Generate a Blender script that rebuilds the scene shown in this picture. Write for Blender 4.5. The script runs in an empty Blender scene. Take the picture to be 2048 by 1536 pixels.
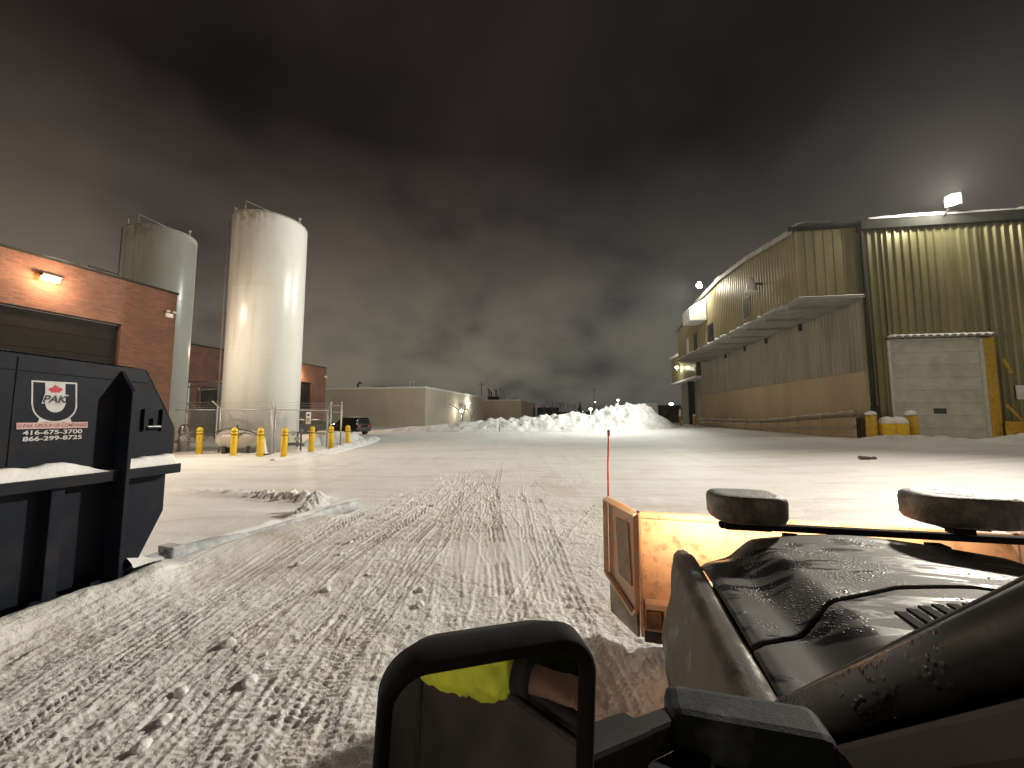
import bpy, bmesh, math, random
import numpy as np
from mathutils import Vector, Matrix

random.seed(7)
RAD = math.radians
SC = bpy.context.scene
COL = SC.collection

# ------------------------------------------------------------------ camera
EYE = 1.9
cam_data = bpy.data.cameras.new("camera")
cam_data.sensor_width = 36.0
cam_data.lens = 36.0 * 769.0 / 2048.0
cam_data.clip_start = 0.02
cam_data.clip_end = 4000.0
cam = bpy.data.objects.new("camera", cam_data)
cam.location = (0, 0, EYE)
cam.rotation_euler = (RAD(90 + 4.7), 0, 0)
COL.objects.link(cam)
SC.camera = cam
SC.view_settings.view_transform = 'Standard'
SC.view_settings.look = 'None'
SC.view_settings.exposure = 0.0
SC.view_settings.gamma = 1.0
SC.cycles.max_bounces = 6
SC.cycles.sample_clamp_indirect = 4.0
SC.cycles.caustics_reflective = False
SC.cycles.caustics_refractive = False

# ------------------------------------------------------------------ night sky
W = bpy.data.worlds.new("World")
SC.world = W
W.use_nodes = True
wn, wl = W.node_tree.nodes, W.node_tree.links
wn.clear()


def wnode(t, **kw):
    n = wn.new(t)
    for k, v in kw.items():
        setattr(n, k, v)
    return n


def wmath(op, a, b=None, c=None):
    n = wn.new('ShaderNodeMath')
    n.operation = op
    for i, v in enumerate((a, b, c)):
        if v is None:
            continue
        if isinstance(v, (int, float)):
            n.inputs[i].default_value = v
        else:
            wl.new(v, n.inputs[i])
    return n.outputs[0]


def wramp(fac, stops):
    r = wn.new('ShaderNodeValToRGB')
    e = r.color_ramp.elements
    while len(e) < len(stops):
        e.new(0.5)
    for el, (p, c) in zip(e, stops):
        el.position = p
        el.color = (*c, 1)
    wl.new(fac, r.inputs['Fac'])
    return r.outputs['Color']


tc = wnode('ShaderNodeTexCoord')
sep = wnode('ShaderNodeSeparateXYZ')
wl.new(tc.outputs['Generated'], sep.inputs[0])
zz = wmath('MAXIMUM', sep.outputs['Z'], 0.0)
den = wmath('ADD', zz, 0.55)
cmb = wnode('ShaderNodeCombineXYZ')
wl.new(wmath('DIVIDE', sep.outputs['X'], den), cmb.inputs[0])
wl.new(wmath('DIVIDE', sep.outputs['Y'], den), cmb.inputs[1])
nz1 = wnode('ShaderNodeTexNoise')
nz1.inputs['Scale'].default_value = 2.6
nz1.inputs['Detail'].default_value = 4.0
nz1.inputs['Roughness'].default_value = 0.48
nz1.inputs['Distortion'].default_value = 0.15
wl.new(cmb.outputs[0], nz1.inputs['Vector'])
# cloud deck lit from the town below: brighter low down, dark overhead
base = wramp(zz, [(0.0, (0.046, 0.048, 0.047)), (0.08, (0.064, 0.061, 0.051)), (0.22, (0.062, 0.057, 0.048)),
                  (0.38, (0.030, 0.026, 0.0230)), (0.58, (0.0070, 0.0055, 0.0055))])
cl = wramp(nz1.outputs['Fac'], [(0.34, (0.42, 0.43, 0.46)), (0.46, (0.86, 0.85, 0.84)), (0.60, (1.22, 1.18, 1.10))])
mx = wnode('ShaderNodeMix', data_type='RGBA', blend_type='MULTIPLY')
mx.inputs['Factor'].default_value = 1.0
wl.new(base, mx.inputs['A'])
wl.new(cl, mx.inputs['B'])
# glow of the town on one side of the sky
side = wramp(wmath('MULTIPLY_ADD', sep.outputs['X'], 0.5, 0.5), [(0.0, (1.12, 1.0, 0.96)), (0.45, (1.15, 1.12, 1.08)), (0.72, (0.72, 0.75, 0.79)), (1.0, (0.50, 0.47, 0.52))])
mx2 = wnode('ShaderNodeMix', data_type='RGBA', blend_type='MULTIPLY')
mx2.inputs['Factor'].default_value = 1.0
wl.new(mx.outputs['Result'], mx2.inputs['A'])
wl.new(side, mx2.inputs['B'])
# added fill: unseen sky behind the viewer brightened to light the foreground
rear_fill = wramp(wmath('MULTIPLY_ADD', sep.outputs['Y'], -0.5, 0.5), [(0.40, (1, 1, 1)), (0.75, (4.3, 4.0, 3.45)), (1.0, (5.8, 5.3, 4.6))])
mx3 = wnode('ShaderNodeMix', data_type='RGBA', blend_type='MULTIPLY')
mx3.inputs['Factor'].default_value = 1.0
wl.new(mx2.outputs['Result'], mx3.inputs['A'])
wl.new(rear_fill, mx3.inputs['B'])
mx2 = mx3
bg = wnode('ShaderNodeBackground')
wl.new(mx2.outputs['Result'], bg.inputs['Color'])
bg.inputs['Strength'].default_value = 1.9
wo = wnode('ShaderNodeOutputWorld')
wl.new(bg.outputs[0], wo.inputs['Surface'])

# power of the yard's own lamps (W)
P_FLOOD_FRONT = 64000
P_FLOOD_GABLE = 31000
P_FLOOD_SPILL = 1300
P_SODIUM = 300
P_SODIUM_BEAM = 4600
P_PLOW_LAMP = 200
P_HEADLIGHT = 1.0

# ------------------------------------------------------------------ geometry helpers
CP, SP = math.cos(RAD(4.7)), math.sin(RAD(4.7))


def ray(px, py):
    """direction from the camera's standpoint, scaled to unit world depth"""
    x, y = (px - 1024) / 769.0, (768 - py) / 769.0
    d = Vector((x, CP - y * SP, SP + y * CP))
    return d / d.y


def at(px, py, Y):
    d = ray(px, py)
    return Vector((d.x * Y, Y, EYE + d.z * Y))


def gnd(px, py, z=0.0):
    d = ray(px, py)
    Y = (EYE - z) / -d.z
    return Vector((d.x * Y, Y, z))


def smooth(a, b, x):
    t = np.clip((x - a) / (b - a), 0, 1)
    return t * t * (3 - 2 * t)


def lerp(a, b, t):
    return a + (b - a) * t


def interp(x, pts):
    return float(np.interp(x, [p[0] for p in pts], [p[1] for p in pts]))


class MB:
    """collects shapes and links them as ONE mesh object"""

    def __init__(self):
        self.v, self.f, self.s, self.m = [], [], [], []

    def add(self, vs, fs, smooth=False, mi=0):
        b = len(self.v)
        self.v += [tuple(p) for p in vs]
        for f in fs:
            self.f.append(tuple(b + i for i in f))
            self.s.append(smooth)
            self.m.append(mi)
        return self

    def box(self, x0, x1, y0, y1, z0, z1, mi=0, M=None):
        vs = [Vector(p) for p in ((x0, y0, z0), (x1, y0, z0), (x1, y1, z0), (x0, y1, z0),
                                  (x0, y0, z1), (x1, y0, z1), (x1, y1, z1), (x0, y1, z1))]
        if M is not None:
            vs = [M @ p for p in vs]
        return self.add(vs, [(0, 3, 2, 1), (4, 5, 6, 7), (0, 1, 5, 4), (1, 2, 6, 5), (2, 3, 7, 6), (3, 0, 4, 7)], False, mi)

    def beam(self, a, b, w, h, mi=0):
        a, b = Vector(a), Vector(b)
        d = (b - a)
        q = d.to_track_quat('Y', 'Z').to_matrix().to_4x4()
        return self.box(-w / 2, w / 2, 0, d.length, -h / 2, h / 2, mi, Matrix.Translation(a) @ q)

    def tube(self, pts, r, seg=8, mi=0, caps=True):
        pts = [Vector(p) for p in pts]
        n = len(pts)
        rs = r if isinstance(r, (list, tuple)) else [r] * n
        vs, fs = [], []
        ref = None
        for i, p in enumerate(pts):
            t = (pts[min(i + 1, n - 1)] - pts[max(i - 1, 0)]).normalized()
            if ref is None:
                ref = Vector((0, 0, 1)) if abs(t.z) < 0.9 else Vector((1, 0, 0))
            a = t.cross(ref).normalized()
            b = t.cross(a).normalized()
            ref = a.cross(t) if abs(a.cross(t).dot(t)) < 0.9 else ref
            for k in range(seg):
                an = 2 * math.pi * k / seg
                vs.append(p + (a * math.cos(an) + b * math.sin(an)) * rs[i])
        for i in range(n - 1):
            for k in range(seg):
                k2 = (k + 1) % seg
                fs.append((i * seg + k, i * seg + k2, (i + 1) * seg + k2, (i + 1) * seg + k))
        self.add(vs, fs, seg > 5, mi)
        if caps:
            b0 = len(self.v) - len(vs)
            self.f.append(tuple(b0 + k for k in reversed(range(seg))))
            self.f.append(tuple(b0 + (n - 1) * seg + k for k in range(seg)))
            self.s += [False, False]
            self.m += [mi, mi]
        return self

    def lathe(self, prof, seg=24, c=(0, 0, 0), mi=0, smooth=True, M=None):
        vs, fs = [], []
        for r, z in prof:
            for k in range(seg):
                a = 2 * math.pi * k / seg
                p = Vector((r * math.cos(a), r * math.sin(a), z))
                if M is not None:
                    p = M @ p
                vs.append(p + Vector(c))
        for i in range(len(prof) - 1):
            for k in range(seg):
                k2 = (k + 1) % seg
                fs.append((i * seg + k, i * seg + k2, (i + 1) * seg + k2, (i + 1) * seg + k))
        b = len(self.v)
        self.add(vs, fs, smooth, mi)
        self.f.append(tuple(b + k for k in reversed(range(seg))))
        self.f.append(tuple(b + (len(prof) - 1) * seg + k for k in range(seg)))
        self.s += [False, False]
        self.m += [mi, mi]
        return self

    def prism(self, poly, fn0, fn1, mi=0):
        """poly: 2D points; fn0/fn1 map (a, b) to the two end faces"""
        n = len(poly)
        vs = [fn0(*p) for p in poly] + [fn1(*p) for p in poly]
        fs = [tuple(reversed(range(n))), tuple(range(n, 2 * n))]
        fs += [(i, (i + 1) % n, n + (i + 1) % n, n + i) for i in range(n)]
        return self.add(vs, fs, False, mi)

    def grid(self, fn, nu, nv, smooth=True, mi=0):
        vs = [fn(i / nu, j / nv) for j in range(nv + 1) for i in range(nu + 1)]
        w = nu + 1
        fs = [(j * w + i, j * w + i + 1, (j + 1) * w + i + 1, (j + 1) * w + i) for j in range(nv) for i in range(nu)]
        return self.add(vs, fs, smooth, mi)

    def build(self, name, mats, parent=None, bevel=0.0, seg=2, recalc=True, solid=0.0, subd=0):
        me = bpy.data.meshes.new(name)
        me.from_pydata([tuple(p) for p in self.v], [], self.f)
        for m in (mats if isinstance(mats, (list, tuple)) else [mats]):
            me.materials.append(m)
        me.polygons.foreach_set('use_smooth', self.s)
        me.polygons.foreach_set('material_index', self.m)
        if recalc:
            bm = bmesh.new()
            bm.from_mesh(me)
            bmesh.ops.recalc_face_normals(bm, faces=bm.faces)
            bm.to_mesh(me)
            bm.free()
        me.update()
        o = bpy.data.objects.new(name, me)
        COL.objects.link(o)
        if parent is not None:
            o.parent = parent
        if solid:
            md = o.modifiers.new('thick', 'SOLIDIFY')
            md.thickness = solid
            md.offset = -1
        if subd:
            md = o.modifiers.new('sub', 'SUBSURF')
            md.levels = md.render_levels = subd
        if bevel:
            md = o.modifiers.new('bevel', 'BEVEL')
            md.width = bevel
            md.segments = seg
            md.limit_method = 'ANGLE'
            md.angle_limit = RAD(35)
        return o


def tag(o, label=None, cat=None, group=None, kind=None):
    if label:
        o['label'] = label
    if cat:
        o['category'] = cat
    if group:
        o['group'] = group
    if kind:
        o['kind'] = kind
    return o


def thing(name, label, cat, loc=(0, 0, 0), heading=0.0, group=None):
    """an Empty at the thing's base; local Y runs along the heading (degrees clockwise from +Y)"""
    o = bpy.data.objects.new(name, None)
    o.empty_display_size = 0.2
    COL.objects.link(o)
    o.location = loc
    o.rotation_euler = (0, 0, -RAD(heading))
    return tag(o, label, cat, group)


def to_local(o, p):
    M = Matrix.Translation(o.location) @ o.rotation_euler.to_matrix().to_4x4()
    return M.inverted() @ Vector(p)


def to_world(o, p):
    M = Matrix.Translation(o.location) @ o.rotation_euler.to_matrix().to_4x4()
    return M @ Vector(p)


def copy_tree(o, parent=None):
    c = o.copy()
    COL.objects.link(c)
    if parent is not None:
        c.parent = parent
    for ch in [x for x in COL.objects if x.parent == o]:
        copy_tree(ch, c)
    return c


def lamp(name, kind, loc, power, color, size=0.1, target=None, angle=None, blend=0.4, parent=None):
    d = bpy.data.lights.new(name, kind)
    d.energy = power
    d.color = color
    d.shadow_soft_size = size
    if kind == 'SPOT':
        d.spot_size = RAD(angle)
        d.spot_blend = blend
    o = bpy.data.objects.new(name, d)
    COL.objects.link(o)
    o.location = loc
    if target is not None:
        o.rotation_euler = (Vector(target) - Vector(loc)).to_track_quat('-Z', 'Y').to_euler()
    return o


# ------------------------------------------------------------------ numpy noise for shapes
def vnoise(x, y, seed=0):
    x = np.asarray(x, float)
    y = np.asarray(y, float)
    ix, iy = np.floor(x).astype(np.int64), np.floor(y).astype(np.int64)
    fx, fy = x - ix, y - iy
    fx, fy = fx * fx * fx * (fx * (fx * 6 - 15) + 10), fy * fy * fy * (fy * (fy * 6 - 15) + 10)

    def h(a, b):
        n = (a * 374761393 + b * 668265263 + seed * 1442695041) & 0x7fffffff
        n = ((n ^ (n >> 13)) * 1274126177) & 0x7fffffff
        n = n ^ (n >> 16)
        return (n & 0xffff) / 65535.0
    return (h(ix, iy) * (1 - fx) + h(ix + 1, iy) * fx) * (1 - fy) + (h(ix, iy + 1) * (1 - fx) + h(ix + 1, iy + 1) * fx) * fy


def fbm(x, y, octv=4, seed=0, gain=0.5):
    a, s, t = 1.0, 0.0, 0.0
    for i in range(octv):
        s = s + a * vnoise(x * 2 ** i + 17.3 * i, y * 2 ** i - 9.1 * i, seed + i)
        t += a
        a *= gain
    return s / t


# ------------------------------------------------------------------ materials
def mat(name, c1, c2=None, rough=0.6, rough2=None, metal=0.0, scale=3.0, detail=5.0, contrast=(0.35, 0.65), stretch=(1, 1, 1),
        bump=0.0, bscale=40.0, spec=0.5, coat=0.0, emis=None, estr=0.0, coord='Object'):
    m = bpy.data.materials.new(name)
    m.use_nodes = True
    n, l = m.node_tree.nodes, m.node_tree.links
    p = n['Principled BSDF']
    p.inputs['Base Color'].default_value = (*c1, 1)
    p.inputs['Roughness'].default_value = rough
    p.inputs['Metallic'].default_value = metal
    p.inputs['Specular IOR Level'].default_value = spec
    p.inputs['Coat Weight'].default_value = coat
    if emis:
        p.inputs['Emission Color'].default_value = (*emis, 1)
        p.inputs['Emission Strength'].default_value = estr
    t = n.new('ShaderNodeTexCoord')
    mp = n.new('ShaderNodeMapping')
    mp.inputs['Scale'].default_value = stretch
    l.new(t.outputs[coord], mp.inputs[0])
    if c2 is not None or rough2 is not None:
        tx = n.new('ShaderNodeTexNoise')
        tx.inputs['Scale'].default_value = scale
        tx.inputs['Detail'].default_value = detail
        tx.inputs['Roughness'].default_value = 0.6
        l.new(mp.outputs[0], tx.inputs['Vector'])
        mr = n.new('ShaderNodeMapRange')
        mr.inputs['From Min'].default_value, mr.inputs['From Max'].default_value = contrast
        l.new(tx.outputs['Fac'], mr.inputs['Value'])
        if c2 is not None:
            mi = n.new('ShaderNodeMix')
            mi.data_type = 'RGBA'
            mi.inputs['A'].default_value = (*c1, 1)
            mi.inputs['B'].default_value = (*c2, 1)
            l.new(mr.outputs[0], mi.inputs['Factor'])
            l.new(mi.outputs['Result'], p.inputs['Base Color'])
        if rough2 is not None:
            mf = n.new('ShaderNodeMix')
            mf.inputs['A'].default_value, mf.inputs['B'].default_value = rough, rough2
            l.new(mr.outputs[0], mf.inputs['Factor'])
            l.new(mf.outputs['Result'], p.inputs['Roughness'])
    if bump:
        tb = n.new('ShaderNodeTexNoise')
        tb.inputs['Scale'].default_value = bscale
        tb.inputs['Detail'].default_value = 4
        l.new(mp.outputs[0], tb.inputs['Vector'])
        bp = n.new('ShaderNodeBump')
        bp.inputs['Strength'].default_value = bump
        bp.inputs['Distance'].default_value = 0.02
        l.new(tb.outputs['Fac'], bp.inputs['Height'])
        l.new(bp.outputs[0], p.inputs['Normal'])
    return m


def glow(name, color, strength):
    m = bpy.data.materials.new(name)
    m.use_nodes = True
    n = m.node_tree.nodes
    p = n['Principled BSDF']
    p.inputs['Base Color'].default_value = (0.8, 0.8, 0.8, 1)
    p.inputs['Emission Color'].default_value = (*color, 1)
    p.inputs['Emission Strength'].default_value = strength
    return m


def brick_mat():
    m = mat('red_brick', (0.3, 0.1, 0.05), rough=0.85)
    n, l = m.node_tree.nodes, m.node_tree.links
    p = n['Principled BSDF']
    t = n.new('ShaderNodeTexCoord')
    sx = n.new('ShaderNodeSeparateXYZ')
    l.new(t.outputs['Object'], sx.inputs[0])
    ad = n.new('ShaderNodeMath')
    ad.operation = 'ADD'
    l.new(sx.outputs[0], ad.inputs[0])
    l.new(sx.outputs[1], ad.inputs[1])
    cb = n.new('ShaderNodeCombineXYZ')
    l.new(ad.outputs[0], cb.inputs[0])
    l.new(sx.outputs[2], cb.inputs[1])
    b = n.new('ShaderNodeTexBrick')
    b.inputs['Color1'].default_value = (0.225, 0.092, 0.058, 1)
    b.inputs['Color2'].default_value = (0.15, 0.062, 0.042, 1)
    b.inputs['Mortar'].default_value = (0.12, 0.085, 0.065, 1)
    b.inputs['Scale'].default_value = 1.0
    b.inputs['Brick Width'].default_value = 0.29
    b.inputs['Row Height'].default_value = 0.10
    b.inputs['Mortar Size'].default_value = 0.012
    b.inputs['Bias'].default_value = -0.1
    l.new(cb.outputs[0], b.inputs['Vector'])
    nz = n.new('ShaderNodeTexNoise')
    nz.inputs['Scale'].default_value = 0.7
    nz.inputs['Detail'].default_value = 6
    l.new(t.outputs['Object'], nz.inputs['Vector'])
    mr = n.new('ShaderNodeMapRange')
    mr.inputs['From Min'].default_value, mr.inputs['From Max'].default_value = 0.3, 0.7
    mr.inputs['To Min'].default_value, mr.inputs['To Max'].default_value = 0.7, 1.15
    l.new(nz.outputs['Fac'], mr.inputs['Value'])
    mx = n.new('ShaderNodeMix')
    mx.data_type, mx.blend_type = 'RGBA', 'MULTIPLY'
    mx.inputs['Factor'].default_value = 1
    l.new(b.outputs['Color'], mx.inputs['A'])
    l.new(mr.outputs[0], mx.inputs['B'])
    l.new(mx.outputs['Result'], p.inputs['Base Color'])
    bp = n.new('ShaderNodeBump')
    bp.inputs['Strength'].default_value = 0.7
    bp.inputs['Distance'].default_value = 0.012
    iv = n.new('ShaderNodeMath')
    iv.operation = 'SUBTRACT'
    iv.inputs[0].default_value = 1
    l.new(b.outputs['Fac'], iv.inputs[1])
    l.new(iv.outputs[0], bp.inputs['Height'])
    l.new(bp.outputs[0], p.inputs['Normal'])
    return m


def snow_mat(name, clean=(0.84, 0.845, 0.85), dirty=(0.50, 0.41, 0.33), attr=False, amount=0.35, grain=0.5, scale=0.55):
    m = bpy.data.materials.new(name)
    m.use_nodes = True
    n, l = m.node_tree.nodes, m.node_tree.links
    p = n['Principled BSDF']
    p.inputs['Roughness'].default_value = 0.55
    p.inputs['Specular IOR Level'].default_value = 0.35
    t = n.new('ShaderNodeTexCoord')

    def noise(sc, det, rough=0.6, st=None):
        x = n.new('ShaderNodeTexNoise')
        x.inputs['Scale'].default_value = sc
        x.inputs['Detail'].default_value = det
        x.inputs['Roughness'].default_value = rough
        if st:
            mp = n.new('ShaderNodeMapping')
            mp.inputs['Rotation'].default_value = (0, 0, RAD(st[3]))
            mp.inputs['Scale'].default_value = st[:3]
            l.new(t.outputs['Object'], mp.inputs[0])
            l.new(mp.outputs[0], x.inputs['Vector'])
        else:
            l.new(t.outputs['Object'], x.inputs['Vector'])
        return x.outputs['Fac']

    def rng(v, a, b, c=0.0, d=1.0):
        x = n.new('ShaderNodeMapRange')
        for k, val in zip(('From Min', 'From Max', 'To Min', 'To Max'), (a, b, c, d)):
            x.inputs[k].default_value = val
        l.new(v, x.inputs['Value'])
        return x.outputs[0]

    def mth(op, a, b):
        x = n.new('ShaderNodeMath')
        x.operation = op
        for i, v in enumerate((a, b)):
            if isinstance(v, (int, float)):
                x.inputs[i].default_value = v
            else:
                l.new(v, x.inputs[i])
        return x.outputs[0]
    d = mth('MULTIPLY', rng(noise(scale, 8, 0.62), 0.45, 0.72), amount)
    if attr:
        streak = rng(noise(0.6, 9, 0.66, (0.22, 2.8, 1, 8)), 0.50, 0.74)
        d = mth('ADD', d, mth('MULTIPLY', streak, 0.45))
        drag = mth('MULTIPLY', rng(noise(0.7, 6, 0.6, (2.6, 0.10, 1, 6)), 0.48, 0.70), rng(noise(0.16, 3), 0.42, 0.60))
        d = mth('ADD', d, mth('MULTIPLY', drag, 0.30))
        a = n.new('ShaderNodeAttribute')
        a.attribute_name = 'dirt'
        d = mth('ADD', d, a.outputs['Fac'])
    fine = rng(noise(45, 3), 0.4, 0.7, 0.0, 0.18)
    d = mth('MINIMUM', mth('ADD', d, fine), 1.0)
    mi = n.new('ShaderNodeMix')
    mi.data_type = 'RGBA'
    mi.inputs['A'].default_value = (*clean, 1)
    mi.inputs['B'].default_value = (*dirty, 1)
    l.new(d, mi.inputs['Factor'])
    l.new(mi.outputs['Result'], p.inputs['Base Color'])
    h = mth('ADD', mth('MULTIPLY', noise(9, 6, 0.65), 1.0), mth('MULTIPLY', noise(70, 3), 0.35))
    if attr:
        ch = n.new('ShaderNodeAttribute')
        ch.attribute_name = 'chew'
        vo = n.new('ShaderNodeTexVoronoi')
        vo.inputs['Scale'].default_value = 38
        nzv = n.new('ShaderNodeTexNoise')
        nzv.inputs['Scale'].default_value = 14
        l.new(t.outputs['Object'], nzv.inputs['Vector'])
        mixv = n.new('ShaderNodeMix')
        mixv.data_type = 'VECTOR'
        mixv.inputs['Factor'].default_value = 0.12
        l.new(t.outputs['Object'], mixv.inputs['A'])
        l.new(nzv.outputs['Color'], mixv.inputs['B'])
        l.new(mixv.outputs['Result'], vo.inputs['Vector'])
        h = mth('ADD', h, mth('MULTIPLY', mth('MULTIPLY', vo.outputs['Distance'], ch.outputs['Fac']), 0.35))
    bp = n.new('ShaderNodeBump')
    bp.inputs['Strength'].default_value = grain
    bp.inputs['Distance'].default_value = 0.05
    l.new(h, bp.inputs['Height'])
    l.new(bp.outputs[0], p.inputs['Normal'])
    return m


def silo_mat(name='silo_paint', paint=(0.74, 0.74, 0.71), amount=1.0):
    """white paint with rust runs from the rim and grime streaks on one flank"""
    m = mat(name, paint, rough=0.35)
    n, l = m.node_tree.nodes, m.node_tree.links
    p = n['Principled BSDF']
    t = n.new('ShaderNodeTexCoord')

    def noise(sc, st, det=6):
        mp = n.new('ShaderNodeMapping')
        mp.inputs['Scale'].default_value = st
        l.new(t.outputs['Object'], mp.inputs[0])
        x = n.new('ShaderNodeTexNoise')
        x.inputs['Scale'].default_value = sc
        x.inputs['Detail'].default_value = det
        x.inputs['Roughness'].default_value = 0.65
        l.new(mp.outputs[0], x.inputs['Vector'])
        return x.outputs['Fac']

    def rng(v, a, b, c=0.0, d=1.0):
        x = n.new('ShaderNodeMapRange')
        for k, val in zip(('From Min', 'From Max', 'To Min', 'To Max'), (a, b, c, d)):
            x.inputs[k].default_value = val
        l.new(v, x.inputs['Value'])
        return x.outputs[0]

    def mth(op, a, b):
        x = n.new('ShaderNodeMath')
        x.operation = op
        for i, v in enumerate((a, b)):
            if isinstance(v, (int, float)):
                x.inputs[i].default_value = v
            else:
                l.new(v, x.inputs[i])
        return x.outputs[0]
    s = n.new('ShaderNodeSeparateXYZ')
    l.new(t.outputs['Object'], s.inputs[0])
    flank = rng(s.outputs[0], -0.1, -1.5)           # the weathered flank
    streak = rng(noise(1.6, (2.2, 2.2, 0.16)), 0.48, 0.66)
    blot = rng(noise(0.9, (1, 1, 0.7)), 0.52, 0.72)
    grime = mth('ADD', mth('MULTIPLY', mth('MULTIPLY', streak, flank), 0.38 * amount), mth('MULTIPLY', blot, 0.10 * amount))
    rim = mth('MULTIPLY', rng(s.outputs[2], 12.1, 13.2), rng(noise(2.2, (1, 1, 0.5)), 0.42, 0.6))
    grime = mth('MINIMUM', mth('ADD', grime, mth('MULTIPLY', mth('MULTIPLY', rim, rng(s.outputs[0], 0.6, -1.0)), 0.9)), 0.9)
    mi = n.new('ShaderNodeMix')
    mi.data_type = 'RGBA'
    mi.inputs['A'].default_value = (*paint, 1)
    mi.inputs['B'].default_value = (0.24, 0.19, 0.13, 1)
    l.new(grime, mi.inputs['Factor'])
    l.new(mi.outputs['Result'], p.inputs['Base Color'])
    l.new(rng(grime, 0, 1, 0.28, 0.75), p.inputs['Roughness'])
    bp = n.new('ShaderNodeBump')
    bp.inputs['Strength'].default_value = 0.12
    bp.inputs['Distance'].default_value = 0.05
    l.new(noise(1.2, (1, 1, 0.6), 2), bp.inputs['Height'])
    l.new(bp.outputs[0], p.inputs['Normal'])
    return m


def wet_paint_mat(name, dark=(0.010, 0.011, 0.014), dust=(0.075, 0.073, 0.069), amount=0.85, stretch=(1.3, 5, 1), drops=True, contrast=(0.415, 0.485), rmax=0.75, spec=0.25):
    """dark vehicle paint under dried road salt, with wet streaks and droplets"""
    m = mat(name, dark, rough=0.2, spec=spec)
    n, l = m.node_tree.nodes, m.node_tree.links
    p = n['Principled BSDF']
    t = n.new('ShaderNodeTexCoord')
    mp = n.new('ShaderNodeMapping')
    mp.inputs['Scale'].default_value = stretch
    mp.inputs['Rotation'].default_value = (0, 0, RAD(8))
    l.new(t.outputs['Object'], mp.inputs[0])
    tx = n.new('ShaderNodeTexNoise')
    tx.inputs['Scale'].default_value = 2.6
    tx.inputs['Detail'].default_value = 9
    tx.inputs['Roughness'].default_value = 0.62
    tx.inputs['Distortion'].default_value = 0.6
    l.new(mp.outputs[0], tx.inputs['Vector'])
    mr = n.new('ShaderNodeMapRange')
    mr.inputs['From Min'].default_value, mr.inputs['From Max'].default_value = contrast
    mr.inputs['To Max'].default_value = amount
    l.new(tx.outputs['Fac'], mr.inputs['Value'])
    mi = n.new('ShaderNodeMix')
    mi.data_type = 'RGBA'
    mi.inputs['A'].default_value = (*dark, 1)
    mi.inputs['B'].default_value = (*dust, 1)
    l.new(mr.outputs[0], mi.inputs['Factor'])
    l.new(mi.outputs['Result'], p.inputs['Base Color'])
    mf = n.new('ShaderNodeMapRange')
    mf.inputs['To Min'].default_value, mf.inputs['To Max'].default_value = 0.3, rmax
    l.new(mr.outputs[0], mf.inputs['Value'])
    l.new(mf.outputs[0], p.inputs['Roughness'])
    bp = n.new('ShaderNodeBump')
    bp.inputs['Distance'].default_value = 0.004
    if drops:
        vo = n.new('ShaderNodeTexVoronoi')
        vo.inputs['Scale'].default_value = 70
        l.new(t.outputs['Object'], vo.inputs['Vector'])
        v2 = n.new('ShaderNodeMapRange')
        v2.inputs['From Min'].default_value, v2.inputs['From Max'].default_value = 0.0, 0.42
        v2.inputs['To Min'].default_value, v2.inputs['To Max'].default_value = 1.0, 0.0
        l.new(vo.outputs['Distance'], v2.inputs['Value'])
        n2 = n.new('ShaderNodeTexNoise')
        n2.inputs['Scale'].default_value = 3.5
        l.new(t.outputs['Object'], n2.inputs['Vector'])
        v3 = n.new('ShaderNodeMapRange')
        v3.inputs['From Min'].default_value, v3.inputs['From Max'].default_value = 0.50, 0.62
        l.new(n2.outputs['Fac'], v3.inputs['Value'])
        mm = n.new('ShaderNodeMath')
        mm.operation = 'MULTIPLY'
        l.new(v2.outputs[0], mm.inputs[0])
        l.new(v3.outputs[0], mm.inputs[1])
        l.new(mm.outputs[0], bp.inputs['Height'])
        bp.inputs['Strength'].default_value = 1.0
        bead = n.new('ShaderNodeMix')
        l.new(mm.outputs[0], bead.inputs['Factor'])
        l.new(mf.outputs[0], bead.inputs['A'])
        bead.inputs['B'].default_value = 0.05
        l.new(bead.outputs['Result'], p.inputs['Roughness'])
    else:
        l.new(tx.outputs['Fac'], bp.inputs['Height'])
        nf = n.new('ShaderNodeTexNoise')
        nf.inputs['Scale'].default_value = 130
        nf.inputs['Detail'].default_value = 3
        l.new(t.outputs['Object'], nf.inputs['Vector'])
        ad = n.new('ShaderNodeMath')
        ad.operation = 'ADD'
        l.new(tx.outputs['Fac'], ad.inputs[0])
        l.new(nf.outputs['Fac'], ad.inputs[1])
        l.new(ad.outputs[0], bp.inputs['Height'])
        bp.inputs['Strength'].default_value = 0.3
    l.new(bp.outputs[0], p.inputs['Normal'])
    return m


M_BRICK = brick_mat()
M_SNOW_GROUND = snow_mat('packed_snow', attr=True, grain=0.3, amount=0.16)
M_SNOW = snow_mat('fresh_snow', amount=0.06, grain=0.35)
M_SNOW_PILE = snow_mat('ploughed_snow', clean=(0.82, 0.84, 0.84), dirty=(0.40, 0.36, 0.31), amount=0.55, grain=0.9, scale=0.8)
M_SILO = silo_mat()
M_SILO_SHADED = silo_mat('shaded_silo_paint', (0.50, 0.50, 0.46), 1.3)  # same white paint darkened to imitate the shade on the second silo
M_DARKMETAL = mat('dark_metal', (0.03, 0.03, 0.03), (0.06, 0.055, 0.05), rough=0.5, scale=6)
M_GALV = mat('galvanised_steel', (0.50, 0.50, 0.49), (0.38, 0.38, 0.37), rough=0.5, metal=0.35, scale=8)
M_WHITE = mat('white_paint', (0.74, 0.74, 0.72), (0.58, 0.57, 0.54), rough=0.45, scale=2.5)
M_GREYDOOR = mat('grey_door', (0.016, 0.013, 0.012), (0.012, 0.010, 0.009), rough=0.8, spec=0.15, scale=2)
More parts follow.
